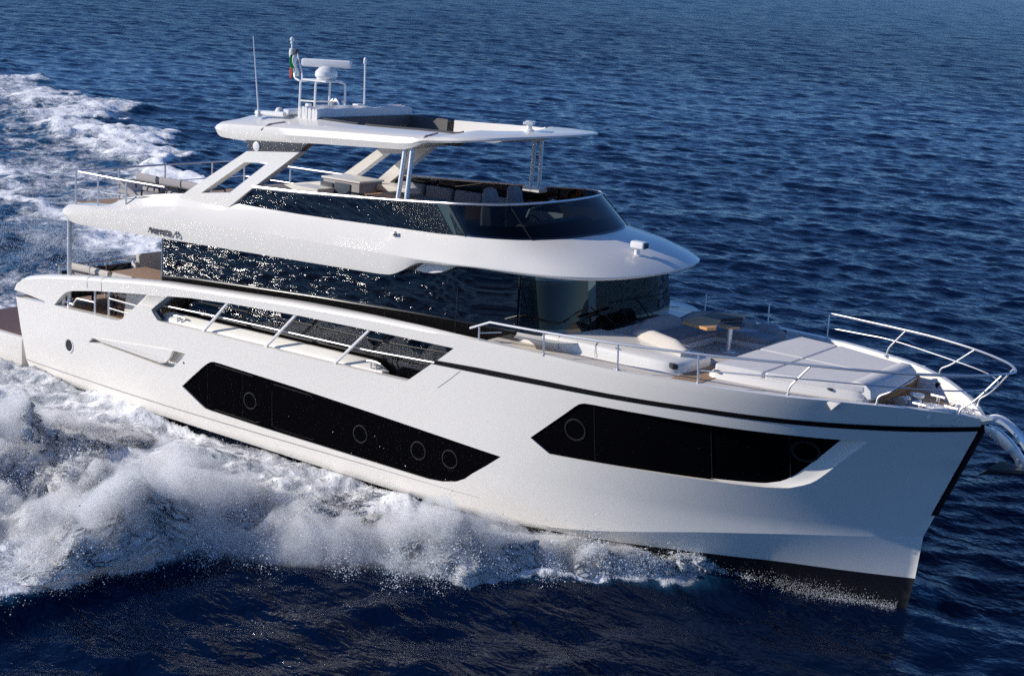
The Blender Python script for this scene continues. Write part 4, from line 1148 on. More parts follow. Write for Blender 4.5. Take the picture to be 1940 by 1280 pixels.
for k in range(4):
    c = MB(); c.box((6.1 + k * .74, 1.93, 4.86), (.68, .14, .42), 0, Matrix.Rotation(-.1, 3, 'X'), .06); c.build('backrest', 'greyfab', fs)
q = MB(); q.box((4.35, -1.2, 4.40), (1.6, 1.0, .36), 0, None, .03); fl = q.build('lounge_pad', 'taupe', yacht)
c = MB(); c.box((4.85, -.9, 4.78), (.5, 1.1, .36), 0, Matrix.Rotation(.25, 3, 'Y'), .08); c.build('backrest', 'taupe', fl)
# helm: console, wheel, seats
q = MB(); q.prism([(10.75, 4.22), (10.75, 4.95), (10.95, 5.16), (11.15, 5.14), (11.3, 4.9), (11.3, 4.22)], 'y', -1.1, .9, 0, .03)
hc = q.build('helm_console', 'dark', yacht)
q = MB(); q.tube([(10.98, -.9, 5.25), (11.0, -.85, 5.38), (11.02, -.2, 5.50), (11.0, .45, 5.38), (10.98, .5, 5.25)], .02, 0, 8); q.build('console_hoop', 'white_metal', hc)
q = MB(); q.tube([Vector((10.72, -.25, 5.02)) + Matrix.Rotation(-.5, 3, 'Y') @ Vector((0, .19 * math.cos(a), .19 * math.sin(a))) for a in np.linspace(0, 2 * PI, 25)[:-1]], .016, 0, 8, closed=True); q.build('steering_wheel', 'dark', hc)
for yy in (-.55, .18):
    q = MB(); prof_ = [(.0, .26, .10), (.25, .27, .11), (.45, .25, .10), (.62, .19, .085), (.78, .17, .08), (.86, .13, .06), (.88, .08, .03)]
    rows = []
    for z, w, t in prof_:
        xx = 10.05 - z * .16
        rows.append([(xx - t, yy - w * .75, 4.72 + z), (xx - t * .2, yy - w, 4.72 + z), (xx + t, yy - w * .7, 4.72 + z), (xx + t * .75, yy, 4.72 + z), (xx + t, yy + w * .7, 4.72 + z), (xx - t * .2, yy + w, 4.72 + z), (xx - t, yy + w * .75, 4.72 + z), (xx - t * 1.1, yy, 4.72 + z)])
    q.loft(rows, 0, close_v=True, caps=True)
    q.box((10.28, yy, 4.74), (.52, .52, .14), 0, None, .05); q.tube([(10.25, yy, 4.22), (10.25, yy, 4.7)], .07, 0, 12)
    q.build('helm_seat', 'greyfab', yacht, angle=60)
for side in (1,):
    q = MB(); q.box((9.15, 1.95, 5.33), (.4, .3, .10), 0, None, .02); q.build('pillar_foot', 'gel', yacht)

# ---------------------------------------------------------------- loose furniture
def make_chair(name, label, cat, group, h=.90, seat_m='beige', back_m='beige', frame='dark'):
    t = thing(name, label, cat, (0, 0, 0), 0, group)
    k = MB(); cushion(k, fp([(-.28, -.26), (.28, -.26), (.28, .26), (-.28, .26)], .08), .38, .48, .04); k.build('seat', seat_m, t)
    k = MB(); rows = []
    for z, yb_, th in [(.50, -.25, .05), (.56, -.265, .08), (h - .16, -.335, .09), (h - .05, -.345, .10), (h, -.345, .05)]:
        rows.append([(x * (1 if z < h - .01 else .97), yb_ + s_ * th * .5, z) for x, s_ in ((-.29, -1), (0, -1.05), (.29, -1), (.30, 0), (.29, 1), (0, 1), (-.29, 1), (-.30, 0))])
    k.loft(rows, 0, close_v=True, caps=True); k.build('backrest', back_m, t, angle=60)
    for sx in (-1, 1):
        for y0, y1 in ((.24, .20), (-.28, -.24)):
            k = MB(); k.tube([(sx * .29, y0, 0), (sx * .28, y1, .40)], .018, 0, 8); k.build('leg', frame, t)
        k = MB(); k.tube(fillet([(sx * .30, .24, .40), (sx * .31, .22, .62), (sx * .31, -.26, .63), (sx * .29, -.33, h - .2)], .06), .018, 0, 8); k.build('armrest', frame, t)
    k = MB(); k.tube(fillet([(-.27, -.40, .45), (-.275, -.405, h - .14), (.275, -.405, h - .14), (.27, -.40, .45)], .05), .016, 0, 8); k.build('back_frame', frame, t)
    return t
c0 = make_chair('deck_chair', 'beige padded deck chair beside the stern pillar on the main deck', 'chair', 'padded chairs round the aft deck table')
c0.matrix_world = BM @ (Matrix.Translation((.50, -1.62, 1.97)) @ Matrix.Rotation(R_(4), 4, 'Z'))
dup(c0, (1.16, -1.62, 1.97), R_(-2), 'beige padded deck chair in the middle of the row at the aft deck table')
dup(c0, (1.82, -1.60, 1.97), R_(2), 'beige padded deck chair nearest the black saloon glass on the main deck')
t = thing('deck_table', 'slatted teak dining table behind the row of beige chairs on the aft deck', 'table', (1.5, -.75, 1.93))
k = MB(); k.box((0, 0, .70), (1.9, .95, .045), 0, None, .012); k.build('tabletop', 'teak', t)
for sx in (-.6, .6):
    k = MB(); k.tube([(sx, 0, 0), (sx, 0, .68)], .045, 0, 12); k.lathe([(0, 0), (.22, 0), (.2, .02), (.05, .035)], (sx, 0, 0), 0, 20); k.build('leg', 'steel', t)
l0 = make_chair('lounge_chair', 'grey low lounge chair closest to the stern on the upper deck', 'chair', 'low lounge chairs on the upper deck', h=.74, seat_m='taupe', back_m='taupe')
l0.matrix_world = BM @ (Matrix.Translation((2.32, -1.42, 4.22)) @ Matrix.Rotation(R_(0), 4, 'Z'))
dup(l0, (2.98, -1.40, 4.22), 0.05, 'grey low lounge chair in the middle of the upper deck row')
dup(l0, (3.60, -1.38, 4.22), -.04, 'grey low lounge chair beside the foot of the slanted white support')
t = thing('sun_lounger', 'flat grey sun lounger by the stern rail of the upper deck', 'sun lounger', (1.75, -1.1, 4.22))
k = MB(); k.box((0, 0, .22), (1.5, .6, .09), 0, None, .03); k.build('mattress', 'taupe', t)
k = MB(); k.box((-.55, 0, .33), (.5, .58, .06), 0, Matrix.Rotation(.35, 3, 'Y'), .02); k.build('backrest', 'taupe', t)
for sx in (-.6, .6):
    for sy in (-.25, .25):
        k = MB(); k.tube([(sx, sy, 0), (sx, sy, .19)], .02, 0, 8); k.build('leg', 'steel', t)
def dining(label, loc, rz):
    t = thing('dining_chair', label, 'chair', loc, rz, 'dark framed dining chairs on the flybridge')
    k = MB(); k.box((0, 0, .44), (.48, .46, .06), 0, None, .02); k.build('seat', 'greyfab', t)
    k = MB(); k.box((0, -.25, .70), (.40, .03, .26), 0, Matrix.Rotation(.12, 3, 'X'), .01); k.build('backrest', 'wood', t)
    k = MB(); k.tube(fillet([(-.24, -.21, .0), (-.24, -.22, .5), (-.235, -.275, .88), (.235, -.275, .88), (.24, -.22, .5), (.24, -.21, 0)], .07), .022, 0, 8); k.build('back_frame', 'grey', t)
    for sx in (-.22, .22):
        k = MB(); k.tube([(sx, .2, 0), (sx, .2, .42)], .018, 0, 8); k.build('leg', 'grey', t)
    return t
d0 = dining('dark framed dining chair with wooden back nearest the wet bar', (6.85, -.35, 4.22), 0)
dup(d0, (7.38, -.38, 4.22), .05, 'dark framed dining chair with wooden back left of the steel roof pillars')
dup(d0, (8.55, .55, 4.22), R_(75), 'dark framed dining chair with wooden back behind the helm seats')
t = thing('dining_table', 'long varnished wooden dining table on the flybridge', 'table', (7.25, .75, 4.22))
k = MB(); k.box((0, 0, .71), (2.0, 1.0, .05), 0, None, .012); k.build('tabletop', 'wood', t)
for sx in (-.6, .6):
    k = MB(); k.tube([(sx, 0, 0), (sx, 0, .69)], .05, 0, 12); k.build('leg', 'steel', t)
# bow table: two hinged leaves on one pillar
t = thing('bow_table', 'small wooden folding table on one steel pillar by the bow sofa', 'table', (14.47, .20, 3.41))
k = MB()
k.prism([(-.55, -.66), (-.02, -.78), (.06, -.62), (-.18, -.12), (-.2, .1), (.0, .45), (-.12, .75), (-.6, .5)], 'z', .46, .505, 0, .008)
k.build('tabletop', 'wood', t)
k = MB(); k.prism([(-.16, -.10), (.06, -.2), (.18, .0), (.12, .3), (-.02, .42), (-.18, .1)], 'z', .42, .45, 0, .006); k.build('lower_leaf', 'wood', t)
k = MB(); k.tube([(0, 0, 0), (0, 0, .42)], .05, 0, 14); k.lathe([(0, 0), (.14, 0), (.13, .02), (.05, .03)], (0, 0, 0), 0, 20); k.build('pillar', 'steel', t)
# flag hanging from the masthead stay
t = thing('flag', 'small drooping green white and red flag hanging below the masthead light', 'flag', (4.70, -.14, 7.10))
def strip(name, x0, mat):
    k = MB(); rows = []
    for j in range(9):
        u = j / 8; z = lerp(.42, .02, u)
        rows.append([(x0 + .10 * u + .012 * math.sin(j + x0 * 40 + d * 3), -.03 - .085 * d + .02 * math.sin(j * 1.1 + d * 2), z - .03 * d) for d in (0, .5, 1)])
    k.loft(rows, 0)
    o = k.build(name, mat, t); md = o.modifiers.new('thick', 'SOLIDIFY'); md.thickness = .012
strip('green_band', -.06, 'green'); strip('white_band', .03, 'white_cloth')
k = MB(); rows = []
for j in range(7):
    u = j / 6; rows.append([(-.04 + .02 * u - .05 * d, -.05 - .02 * d, lerp(.20, .0, u) - .05 * d + .02 * math.sin(j * 2)) for d in (0, .5, 1)])
k.loft(rows, 0); o = k.build('red_band', 'red', t); md = o.modifiers.new('thick', 'SOLIDIFY'); md.thickness = .012
# ---------------------------------------------------------------- sea
def np_mesh(name, V, F, mat, attrs=None, smooth=True):
    """V (n,3), F (m,k)"""
    me = bpy.data.meshes.new(name)
    n, (m, k) = len(V), F.shape
    me.vertices.add(n); me.vertices.foreach_set('co', np.ascontiguousarray(V, dtype=np.float32).ravel())
    me.loops.add(m * k); me.loops.foreach_set('vertex_index', np.ascontiguousarray(F, dtype=np.int32).ravel())
    me.polygons.add(m); me.polygons.foreach_set('loop_start', np.arange(0, m * k, k, dtype=np.int32))
    me.polygons.foreach_set('use_smooth', np.full(m, smooth, dtype=bool))
    for an, av in (attrs or {}).items():
        at = me.attributes.new(an, 'FLOAT', 'POINT'); at.data.foreach_set('value', np.ascontiguousarray(av, dtype=np.float32))
    me.update(calc_edges=True)
    me.materials.append(mat)
    o = bpy.data.objects.new(name, me); SC.collection.objects.link(o)
    return o
def field(seed, beta, n=1024, lo=2, hi=400):
    g = np.random.default_rng(seed)
    f = np.fft.fft2(g.standard_normal((n, n)))
    k = np.fft.fftfreq(n) * n; K = np.hypot(*np.meshgrid(k, k)); K[0, 0] = 1
    f *= np.where((K >= lo) & (K <= hi), K ** (-beta / 2), 0)
    a = np.real(np.fft.ifft2(f)); return (a / a.std()).astype(np.float32)
def samp(F, u, v):
    """periodic bilinear lookup, u and v in tiles"""
    n = F.shape[0]; x = (u % 1) * n; y = (v % 1) * n
    i = np.floor(x).astype(int) % n; j = np.floor(y).astype(int) % n; a = x - np.floor(x); b = y - np.floor(y)
    i2 = (i + 1) % n; j2 = (j + 1) % n
    return F[j, i] * (1 - a) * (1 - b) + F[j, i2] * a * (1 - b) + F[j2, i] * (1 - a) * b + F[j2, i2] * a * b
def S01(t): t = np.clip(t, 0, 1); return t * t * (3 - 2 * t)

WN = 120
gw_ = np.random.default_rng(5)
lam = 0.38 * (9.0 / 0.38) ** (np.linspace(0, 1, WN) + gw_.uniform(-.004, .004, WN))
wdir = math.atan2(.789, -.556) + PI + R_(-4) + gw_.normal(0, R_(30), WN)
slope = 0.0190 * (.55 + .75 * np.exp(-((np.log(lam / .75)) / .75) ** 2)) * np.where(lam > 2, (2 / lam) ** .8, 1)
amp = slope * lam / (2 * PI) * math.sqrt(2) * gw_.uniform(.6, 1.3, WN)
ph = gw_.uniform(0, 2 * PI, WN)
def waves(x, y, cell):
    z = np.zeros_like(x)
    for l, d, a, p in zip(lam, wdir, amp, ph):
        k = 2 * PI / l
        s = np.sin(k * (x * math.cos(d) + y * math.sin(d)) + p)
        z += a * S01((l / cell - 1.6) / 1.8) * (s + .22 * (s * s - .5) )
    return z
CXY = (25.07, -20.99)
th0 = math.atan2(.789, -.556)
th = np.concatenate([np.arange(-30, 30, .12), np.arange(30, 130, .36), np.arange(130, 330, .7)]) * PI / 180 + th0
rr = np.concatenate([4 * (24 / 4.0) ** np.linspace(0, 1, 230)[:-1], 24 * (480 / 24.0) ** np.linspace(0, 1, 1000)[:-1], 480 * (14000 / 480.0) ** np.linspace(0, 1, 240)])
nr_ = len(rr)
Rr, Tt = np.meshgrid(rr, th, indexing='ij')
X = CXY[0] + Rr * np.cos(Tt); Y = CXY[1] + Rr * np.sin(Tt)
dth = np.clip(np.gradient(th), .002, .0125)
cell = np.maximum(np.gradient(rr)[:, None] * np.ones_like(Rr), Rr * dth[None, :])
Z = waves(X, Y, cell)
F0 = field(9, 4.5, hi=24); F1 = field(3, 3.6, hi=160); F2 = field(4, 2.6, hi=240)
# wake astern and to port, bow wave to starboard
PO = np.array([(20, .2), (17.5, 1.2), (14, 3.0), (8, 6.2), (0, 9.5), (-8, 13), (-17.8, 18.4), (-22.5, 20.9), (-25.4, 22.2), (-30.7, 25.2), (-37, 29.5), (-47, 32.2), (-60, 36), (-120, 56), (-400, 140)])[::-1]
SO = np.array([(18.2, .0), (16, -.7), (15.5, -1.05), (14.5, -2.35), (13.5, -3.7), (12.7, -4.6), (11.3, -5.0), (10.6, -5.5), (9.4, -6.2), (8.9, -7.5), (8.3, -9.7), (6, -10.0), (4, -9.2), (1, -7.2), (-2, -5.8), (-12, -4.5), (-60, -9), (-400, -60)])[::-1]
yo = np.interp(X, PO[:, 0], PO[:, 1]); ys = np.interp(X, SO[:, 0], -SO[:, 1])
wob = samp(F1, X / 37, Y / 37) * .9 + samp(F1, X / 11 + .3, Y / 11) * .4
yo_w = yo + wob * np.clip((10 - X) / 20, .15, 1.3)
v = Y / np.maximum(yo_w, .3)
astern = S01((20.5 - X) / 4)
edge = np.exp(-((v - .93) / .09) ** 2)
lace = S01((v - .52) / .12) * S01((1.03 - v) / .05)
core = S01((.44 - v) / .12) * S01((2.0 - X) / 3) * np.where(Y > -3, 1, 0)
dec = np.clip(1 + X / 160, .2, 1)
foam = np.where(Y > 0, (lace * .78 + edge * .38 * S01((1.1 - v) / .1)), 0) + core * .85 * np.clip(1 + X / 50, .25, 1) + S01((v - .40) / .08) * S01((.66 - v) / .1) * .72 * (Y > 0)
vs_ = -Y / np.maximum(ys + wob * .3, .2)
foam = np.where(Y <= 0, np.maximum(core * .6, S01((1.03 - vs_) / .06) * .85), foam) * astern * dec
foam = foam * np.where((Y <= .3) & (X > 0), S01((15.9 - X) / 1.0), 1) * (X < 18.4)
far = S01((160 + X) / 100)
Z += np.where(Y > 0, edge * .34 * astern * S01((12 - X) / 10) * far, 0) + foam * (.05 * samp(F1, X / 8, Y / 8) + .02 * samp(F2, X / 5, Y / 5))
Z -= .10 * np.exp(-((v - .5) / .12) ** 2) * (Y > 0) * astern * S01((-X) / 8) * far
# bow wave lifting ahead of the spray on the near side
ext = np.clip(-Y - ys, -1, 12)
Z += np.where((Y < .5) & (X < 19), .28 * np.exp(-(np.maximum(ext, 0) / 1.6) ** 2) * S01((17.5 - X) / 4), 0)
d2 = (X - 18.3) ** 2 + Y ** 2
Z += .07 * np.exp(-d2 / .25)
# keep the water out of the yacht
hbx = np.interp(X, [-1, 0, 10, 13, 15, 16.5, 17.6, 18.1], [2.3, 2.4, 2.35, 1.9, 1.1, .6, .25, 0], left=0, right=0)
Z = np.where((np.abs(Y) < hbx) & (X > -.8), np.minimum(Z, -.05), Z)
Z = np.where((np.abs(Y) < 2.35) & (X > -4) & (X <= -.8), np.minimum(Z, .25), Z)
V = np.stack([X, Y, Z], -1).reshape(-1, 3)
nt_ = len(th)
ii, jj = np.meshgrid(np.arange(nr_ - 1), np.arange(nt_), indexing='ij')
a = ii * nt_ + jj; b = ii * nt_ + (jj + 1) % nt_; c = (ii + 1) * nt_ + (jj + 1) % nt_; d = (ii + 1) * nt_ + jj
Fq = np.stack([a, d, c, b], -1).reshape(-1, 4)

m, nt, pb = new_mat('sea_water')
tc = N(nt, 'ShaderNodeTexCoord'); at = N(nt, 'ShaderNodeAttribute', attribute_name='foam'); lo_ = N(nt, 'ShaderNodeAttribute', attribute_name='lost')
def noise(scale, detail, rough, dist=0.0, src=None, sx=None):
    n = N(nt, 'ShaderNodeTexNoise'); n.inputs['Scale'].default_value = scale; n.inputs['Detail'].default_value = detail
    n.inputs['Roughness'].default_value = rough; n.inputs['Distortion'].default_value = dist
    if sx:
        mp = N(nt, 'ShaderNodeMapping'); mp.inputs['Rotation'].default_value = (0, 0, sx[0]); mp.inputs['Scale'].default_value = (sx[1], sx[2], 1)
        nt.links.new(tc.outputs['Object'], mp.inputs[0]); nt.links.new(mp.outputs[0], n.inputs['Vector'])
    else: nt.links.new(tc.outputs['Object'], n.inputs['Vector'])
    return n
def math_(op, a, b=None, cl=False):
    n = N(nt, 'ShaderNodeMath', operation=op, use_clamp=cl)
    for i, s in enumerate((a, b)):
        if s is None: continue
        if isinstance(s, (int, float)): n.inputs[i].default_value = s
        else: nt.links.new(s, n.inputs[i])
    return n.outputs[0]
# foam: lacy pattern cut by the amount stored in the mesh
nf = noise(.55, 12, .68, .9)
nf2 = noise(2.6, 8, .65, .6)
pat = math_('ADD', math_('MULTIPLY', nf.outputs['Fac'], .62), math_('MULTIPLY', nf2.outputs['Fac'], .38))
f1 = math_('MULTIPLY', math_('SUBTRACT', math_('ADD', pat, math_('MULTIPLY', at.outputs['Fac'], .52)), .80), 6.5, True)
f1 = math_('MULTIPLY', f1, math_('MINIMUM', math_('MULTIPLY', at.outputs['Fac'], 8.0), 1.0))
deep = N(nt, 'ShaderNodeMix', data_type='RGBA')
deep.inputs[6].default_value = (0.0008, 0.0055, 0.024, 1); deep.inputs[7].default_value = (0.02, 0.10, 0.19, 1)
nt.links.new(math_('MULTIPLY', at.outputs['Fac'], .75, True), deep.inputs[0])
mixc = N(nt, 'ShaderNodeMix', data_type='RGBA'); mixc.inputs[7].default_value = (.90, .91, .92, 1)
nt.links.new(deep.outputs[2], mixc.inputs[6]); nt.links.new(f1, mixc.inputs[0])
nt.links.new(mixc.outputs[2], pb.inputs['Base Color'])
nt.links.new(math_('ADD', math_('ADD', math_('MULTIPLY', f1, .6), .075), math_('MULTIPLY', lo_.outputs['Fac'], .10)), pb.inputs['Roughness'])
pb.inputs['IOR'].default_value = 1.333
pb.inputs['Specular IOR Level'].default_value = .28
pb.inputs['Specular Tint'].default_value = (.5, .75, 1.0, 1)
nt.links.new(math_('SUBTRACT', .28, math_('MULTIPLY', lo_.outputs['Fac'], .13)), pb.inputs['Specular IOR Level'])
ang = -(wdir.mean() + PI / 2)
r1 = noise(1.0, 3, .55, .25, sx=(ang, 1.9, 3.2)); r2 = noise(1.0, 3, .6, .2, sx=(ang + .5, 6.5, 10.0)); r3 = noise(1.0, 2, .5, 0, sx=(ang - .4, 24, 34))
hgt = math_('ADD', math_('MULTIPLY', r1.outputs['Fac'], .075), math_('MULTIPLY', r2.outputs['Fac'], .006))
r0 = noise(1.0, 4, .55, .3, sx=(ang + .15, 1.15, 2.1))
hgt = math_('ADD', hgt, math_('MULTIPLY', math_('MULTIPLY', r0.outputs['Fac'], .62), lo_.outputs['Fac']))
hgt = math_('ADD', hgt, math_('MULTIPLY', f1, .05))
bp = N(nt, 'ShaderNodeBump'); bp.inputs['Strength'].default_value = 1.0; bp.inputs['Distance'].default_value = 1.0
nt.links.new(hgt, bp.inputs['Height']); nt.links.new(bp.outputs['Normal'], pb.inputs['Normal'])
sea = np_mesh('water', V, Fq, m, {'foam': foam.ravel(), 'lost': (1 - S01((0.95 / cell - 1.6) / 1.8)).ravel()})
sea['kind'] = 'structure'; sea['label'] = 'open deep blue sea with wind ripples and white wake'; sea['category'] = 'sea'

# ---------------------------------------------------------------- spray thrown out by the bow
fm, nt, pb = new_mat('sea_foam')
tc = N(nt, 'ShaderNodeTexCoord'); at = N(nt, 'ShaderNodeAttribute', attribute_name='foam')
n1 = noise(2.2, 10, .7, .4); n2 = noise(16, 6, .7)
mx = N(nt, 'ShaderNodeMix', data_type='RGBA'); mx.inputs[6].default_value = (.62, .72, .82, 1); mx.inputs[7].default_value = (.93, .94, .95, 1)
k = math_('MULTIPLY', math_('SUBTRACT', math_('ADD', math_('MULTIPLY', n1.outputs['Fac'], .9), at.outputs['Fac']), .52), 2.6, True)
nt.links.new(k, mx.inputs[0]); nt.links.new(mx.outputs[2], pb.inputs['Base Color'])
pb.inputs['Roughness'].default_value = .75; pb.inputs['Specular IOR Level'].default_value = .25
bp = N(nt, 'ShaderNodeBump'); bp.inputs['Strength'].default_value = .9; bp.inputs['Distance'].default_value = .05
nt.links.new(math_('ADD', n2.outputs['Fac'], math_('MULTIPLY', n1.outputs['Fac'], .8)), bp.inputs['Height']); nt.links.new(bp.outputs['Normal'], pb.inputs['Normal'])
th_ = N(nt, 'ShaderNodeAttribute', attribute_name='thin')
g1 = noise(9, 5, .75, .3); g2 = noise(55, 2, .6)
gsum = math_('ADD', math_('ADD', math_('MULTIPLY', g1.outputs['Fac'], .50), math_('MULTIPLY', g2.outputs['Fac'], .25)), math_('MULTIPLY', n1.outputs['Fac'], .25))
cut = math_('ADD', math_('MULTIPLY', th_.outputs['Fac'], .135), .50)
alp = math_('MAXIMUM', math_('MULTIPLY', math_('SUBTRACT', gsum, cut), 22.0, True), math_('LESS_THAN', th_.outputs['Fac'], .02))
trl = N(nt, 'ShaderNodeBsdfTranslucent'); nt.links.new(mx.outputs[2], trl.inputs['Color'])
mt1 = N(nt, 'ShaderNodeMixShader'); mt1.inputs[0].default_value = .35
nt.links.new(pb.outputs[0], mt1.inputs[1]); nt.links.new(trl.outputs[0], mt1.inputs[2])
tra = N(nt, 'ShaderNodeBsdfTransparent'); mt2 = N(nt, 'ShaderNodeMixShader')
nt.links.new(alp, mt2.inputs[0]); nt.links.new(tra.outputs[0], mt2.inputs[1]); nt.links.new(mt1.outputs[0], mt2.inputs[2])
nt.links.new(mt2.outputs[0], nt.nodes['Material Output'].inputs['Surface'])
dm, nt2, pd = new_mat('spray_drops')
pd.inputs['Base Color'].default_value = (.88, .90, .92, 1); pd.inputs['Roughness'].default_value = .6
tl = N(nt2, 'ShaderNodeBsdfTranslucent'); tl.inputs['Color'].default_value = (.88, .90, .92, 1)
ms = N(nt2, 'ShaderNodeMixShader'); ms.inputs[0].default_value = .4
nt2.links.new(pd.outputs[0], ms.inputs[1]); nt2.links.new(tl.outputs[0], ms.inputs[2]); nt2.links.new(ms.outputs[0], nt2.nodes['Material Output'].inputs['Surface'])

INB = [(-14, 2.2), (-1, 2.3), (10, 2.35), (12.5, 2.2), (13.5, 1.75), (14.5, 1.25), (15.3, .95), (16, .75)]
def mound(x, t):
    """height of the thrown water; x station, t 0 at the hull to 1 at the outer lip"""
    yi = np.interp(x, [p[0] for p in INB], [p[1] for p in INB]); yo_ = np.interp(x, SO[:, 0], -SO[:, 1]) + .35
    y = -(yi + (yo_ - yi) * t)
    crest = np.interp(x, [-14, -3, 1, 5, 9, 12, 14, 15.2, 16], [.2, .25, .45, .72, .72, .62, .44, .28, .08])
    hull_z = np.interp(x, [-3, 0, 8, 12, 13, 14, 15, 16], [.05, .06, .12, .22, .40, .55, .50, .25])
    q_ = x - .55 * y                       # streaks run outwards and aft
    w1 = samp(F1, x / 9.0 + y * .02, y / 9.0 + .1); w2 = samp(F1, q_ / 4.5 + .5, y / 9.0); w3 = samp(F2, q_ / 2.6, y / 6.0)
    c0 = .58 + .07 * samp(F1, x / 9 + .2, x * 0 + .37)
    z = hull_z * np.exp(-(t / .30) ** 2) + crest * np.exp(-((t - c0) / .29) ** 2) * (1 + .30 * w1)
    z *= S01((1.05 - t) / .22)
    am = np.clip(crest, .1, 1) * S01(t / .10)
    z += am * (.06 * w1 + .075 * w2 + .032 * w3) - .10 * S01((t - .80) / .2) - .03
    fo = .50 + .10 * w1 + .13 * w2 + .05 * w3 + .26 * np.exp(-((t - .95) / .16) ** 2) + .10 * np.exp(-(t / .2) ** 2) + S01((x - 12.0) / 1.5) * .25
    return y, z, fo
xs1 = np.arange(-12, 15.9, .036); ts = np.linspace(0, 1.02, 210)
Xm, Tm = np.meshgrid(xs1, ts, indexing='ij')
Ym, Zm, Fo = mound(Xm, Tm)
Xj = Xm + .16 * samp(F2, Xm / 2.2 + .7, Ym / 2.2) * S01(Tm / .15) * .5; Yj = Ym + .16 * samp(F2, Xm / 2.2, Ym / 2.2 + .4) * S01(Tm / .15) * .5
nx_, nt_ = Xm.shape
ii, jj = np.meshgrid(np.arange(nx_ - 1), np.arange(nt_ - 1), indexing='ij'); a = ii * nt_ + jj
Fq = np.stack([a, a + 1, a + nt_ + 1, a + nt_], -1).reshape(-1, 4)
lay, lf, fol, hol = [], [], [], []
for k_, up_ in enumerate((0, .05, .11, .18, .27, .38)):
    ho = S01((Tm - .02) / .15) * np.interp(Xm, [-14, 9, 13, 15, 16], [1, 1, .7, .4, .15])
    lay.append(np.stack([Xj - .25 * up_, Yj - up_ * .35 * S01(Tm), Zm + up_ * ho * (1 + .5 * samp(F1, Xm / 5, Ym / 5 + .3))], -1).reshape(-1, 3))
    lf.append(Fq + k_ * Xm.size); fol.append(Fo.ravel())
    hol.append((np.full(Xm.shape, k_ / 5.0) + .75 * S01((Tm - .86) / .16) + .5 * S01((Xm - 15.5) / .4)).ravel())
sp_ = np_mesh('bow_wave_foam', np.concatenate(lay), np.concatenate(lf), fm, {'foam': np.concatenate(fol), 'thin': np.concatenate(hol)})
sp_['kind'] = 'stuff'; sp_['label'] = 'churning white foam thrown out along the near side of the hull'; sp_['category'] = 'foam'

# fine mist hanging over the thrown water: a closed skin filled with an even, thin volume
xs2 = np.arange(-12, 15.6, .08); ts2 = np.linspace(0, 1.05, 110)
X2, T2 = np.meshgrid(xs2, ts2, indexing='ij'); Y2, Z2, _f = mound(X2, T2)
hm = .50 * S01((T2 - .04) / .40) * S01((1.05 - T2) / .12) * np.interp(X2, [-12, 9, 13, 15, 15.6], [1.1, 1, .8, .55, .08]) * np.clip(.75 + .50 * samp(F0, (X2 - .5 * Y2) / 9, Y2 / 12 + .2), .08, 2.2)
Vt = np.stack([X2 - .2 * hm, Y2 - .35 * hm, Z2 + .01 + hm], -1).reshape(-1, 3); Vb = np.stack([X2, Y2, Z2 - .02], -1).reshape(-1, 3)
n1_, n2_ = X2.shape
ii, jj = np.meshgrid(np.arange(n1_ - 1), np.arange(n2_ - 1), indexing='ij'); a = ii * n2_ + jj
Ft_ = np.stack([a, a + 1, a + n2_ + 1, a + n2_], -1).reshape(-1, 4); Fb_ = Ft_[:, ::-1] + n1_ * n2_
bd = list(range(0, n2_)) + [i * n2_ + n2_ - 1 for i in range(1, n1_)] + [(n1_ - 1) * n2_ + j for j in range(n2_ - 2, -1, -1)] + [i * n2_ for i in range(n1_ - 2, 0, -1)]
Fs_ = np.array([(bd[i], bd[i] + n1_ * n2_, bd[(i + 1) % len(bd)] + n1_ * n2_, bd[(i + 1) % len(bd)]) for i in range(len(bd))])
mm, nt3, pm_ = new_mat('spray_mist'); nt3.nodes.remove(pm_)
vol = N(nt3, 'ShaderNodeVolumePrincipled'); vol.inputs['Color'].default_value = (1.0, 1.0, 1.0, 1); vol.inputs['Anisotropy'].default_value = .2
tc = N(nt3, 'ShaderNodeTexCoord'); nt = nt3
vn = noise(2.2, 6, .65, .5); vn.noise_dimensions = '3D'
nt3.links.new(math_('MULTIPLY', math_('SUBTRACT', vn.outputs['Fac'], .33, True), 15.0), vol.inputs['Density'])
nt3.links.new(vol.outputs[0], nt3.nodes['Material Output'].inputs['Volume'])
mi = np_mesh('spray_mist', np.concatenate([Vt, Vb]), np.concatenate([Ft_, Fb_, Fs_]), mm)
SC.cycles.volume_step_rate = 1.0
SC.cycles.volume_max_steps = 256
mi['kind'] = 'stuff'; mi['label'] = 'pale mist hanging over the bow wave foam'; mi['category'] = 'mist'
SC.cycles.volume_bounces = 16
SC.cycles.max_bounces = 18
SC.cycles.diffuse_bounces = 6

def drops(P, size, seed):
    g = np.random.default_rng(seed); n = len(P)
    base = np.array([(1, 1, 1), (-1, -1, 1), (-1, 1, -1), (1, -1, -1)], dtype=np.float32) * .58
    q = g.standard_normal((n, 4)); q /= np.linalg.norm(q, axis=1, keepdims=True)
    w, x, y, z = q.T
    Rm = np.stack([1 - 2 * (y * y + z * z), 2 * (x * y - z * w), 2 * (x * z + y * w), 2 * (x * y + z * w), 1 - 2 * (x * x + z * z), 2 * (y * z - x * w), 2 * (x * z - y * w), 2 * (y * z + x * w), 1 - 2 * (x * x + y * y)], -1).reshape(n, 3, 3)
    Vd = np.einsum('nij,kj->nki', Rm, base) * size[:, None, None] + P[:, None, :]
    Ft = np.array([(0, 1, 2), (0, 3, 1), (0, 2, 3), (1, 3, 2)])
    Fd = (np.arange(n)[:, None, None] * 4 + Ft[None]).reshape(-1, 3)
    return Vd.reshape(-1, 3), Fd
g = np.random.default_rng(21)
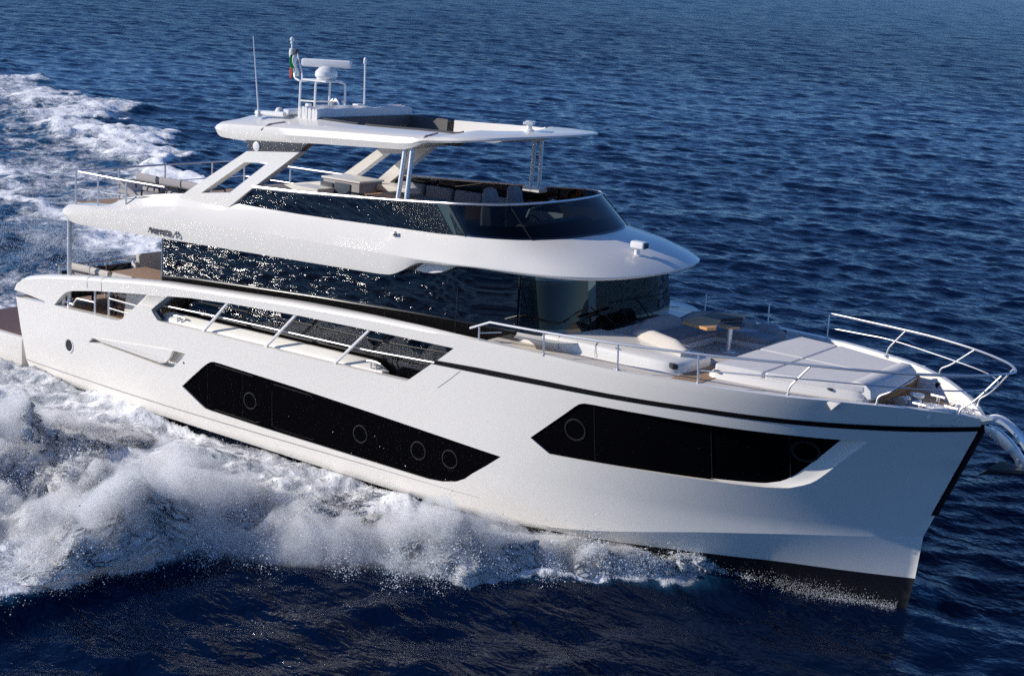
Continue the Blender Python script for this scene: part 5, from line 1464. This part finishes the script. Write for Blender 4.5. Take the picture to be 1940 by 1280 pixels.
def cloud(n, xa, xb, ta, tb, lift, out, s0, s1):
    x = g.uniform(xa, xb, n * 3); t = ta + (tb - ta) * g.beta(1.6, 1.1, n * 3)
    y, z, fo = mound(x, t)
    dens = np.clip(.35 + .45 * samp(F1, x / 1.7 + .2, y / 1.7) + .3 * samp(F2, x / 1.1, y / 1.1), 0, 1)
    kp = g.random(n * 3) < dens
    x, y, z, t = (q[kp][:n] for q in (x, y, z, t))
    cr = np.interp(x, [-14, 9, 13, 15, 16], [1, 1, .7, .45, .2])
    h = g.exponential(lift, len(x)) * cr * (.5 + np.clip(samp(F1, x / 2.2, y / 2.2 + .6) + .6, 0, 2))
    o = g.normal(out * .4, out, len(x)) * cr
    P = np.stack([x + g.normal(0, .05, len(x)) - .3 * h, y - o, np.maximum(z, 0) + h], -1)
    return P, g.uniform(s0, s1, len(x)) * np.exp(g.normal(0, .35, len(x)))
parts = [cloud(150000, -4, 15.9, .40, 1.0, .085, .06, .004, .011), cloud(110000, -3, 15.8, .80, 1.06, .12, .16, .004, .011), cloud(50000, -3, 15.5, .0, .6, .05, .05, .004, .009)]
# thin sheet of drops flying off the stem
n = 5000
u = g.beta(1.1, 1.6, n); x = lerp(14.2, 18.0, 1 - u); yb_ = np.interp(x, [14.2, 15.3, 16.5, 17.5, 18.1], [1.4, 1.05, .62, .32, .05])
P = np.stack([x, -(yb_ + np.abs(g.normal(0, .16, n)) * (.4 + u) + .03), np.abs(g.normal(0, .16, n)) * (.35 + 1.3 * u) + .02], -1)
parts.append((P, g.uniform(.003, .007, n)))
P = np.concatenate([p for p, s in parts]); Sz = np.concatenate([s for p, s in parts])
Vd, Fd = drops(P, Sz, 3)
so2 = np_mesh('spray', Vd, Fd, dm, smooth=False)
so2['kind'] = 'stuff'; so2['label'] = 'fine white spray drops flying off the bow wave'; so2['category'] = 'spray'
# spray kicked up behind the transom
n = 30000
x = g.uniform(-15, -7.5, n); y = 5.2 + g.normal(0, 1.0, n) + (-9 - x) * .28
kp = samp(F1, x / 5, y / 5) > -.3
x, y = x[kp], y[kp]
z = g.exponential(.22, len(x)) * (1 + samp(F1, x / 4, y / 4) * .5)
Vd, Fd = drops(np.stack([x, y, np.abs(z) + .03], -1), g.uniform(.005, .013, len(x)), 5)
so3 = np_mesh('stern_spray', Vd, Fd, dm, smooth=False)
so3['kind'] = 'stuff'; so3['label'] = 'white spray kicked up astern of the yacht'; so3['category'] = 'spray'
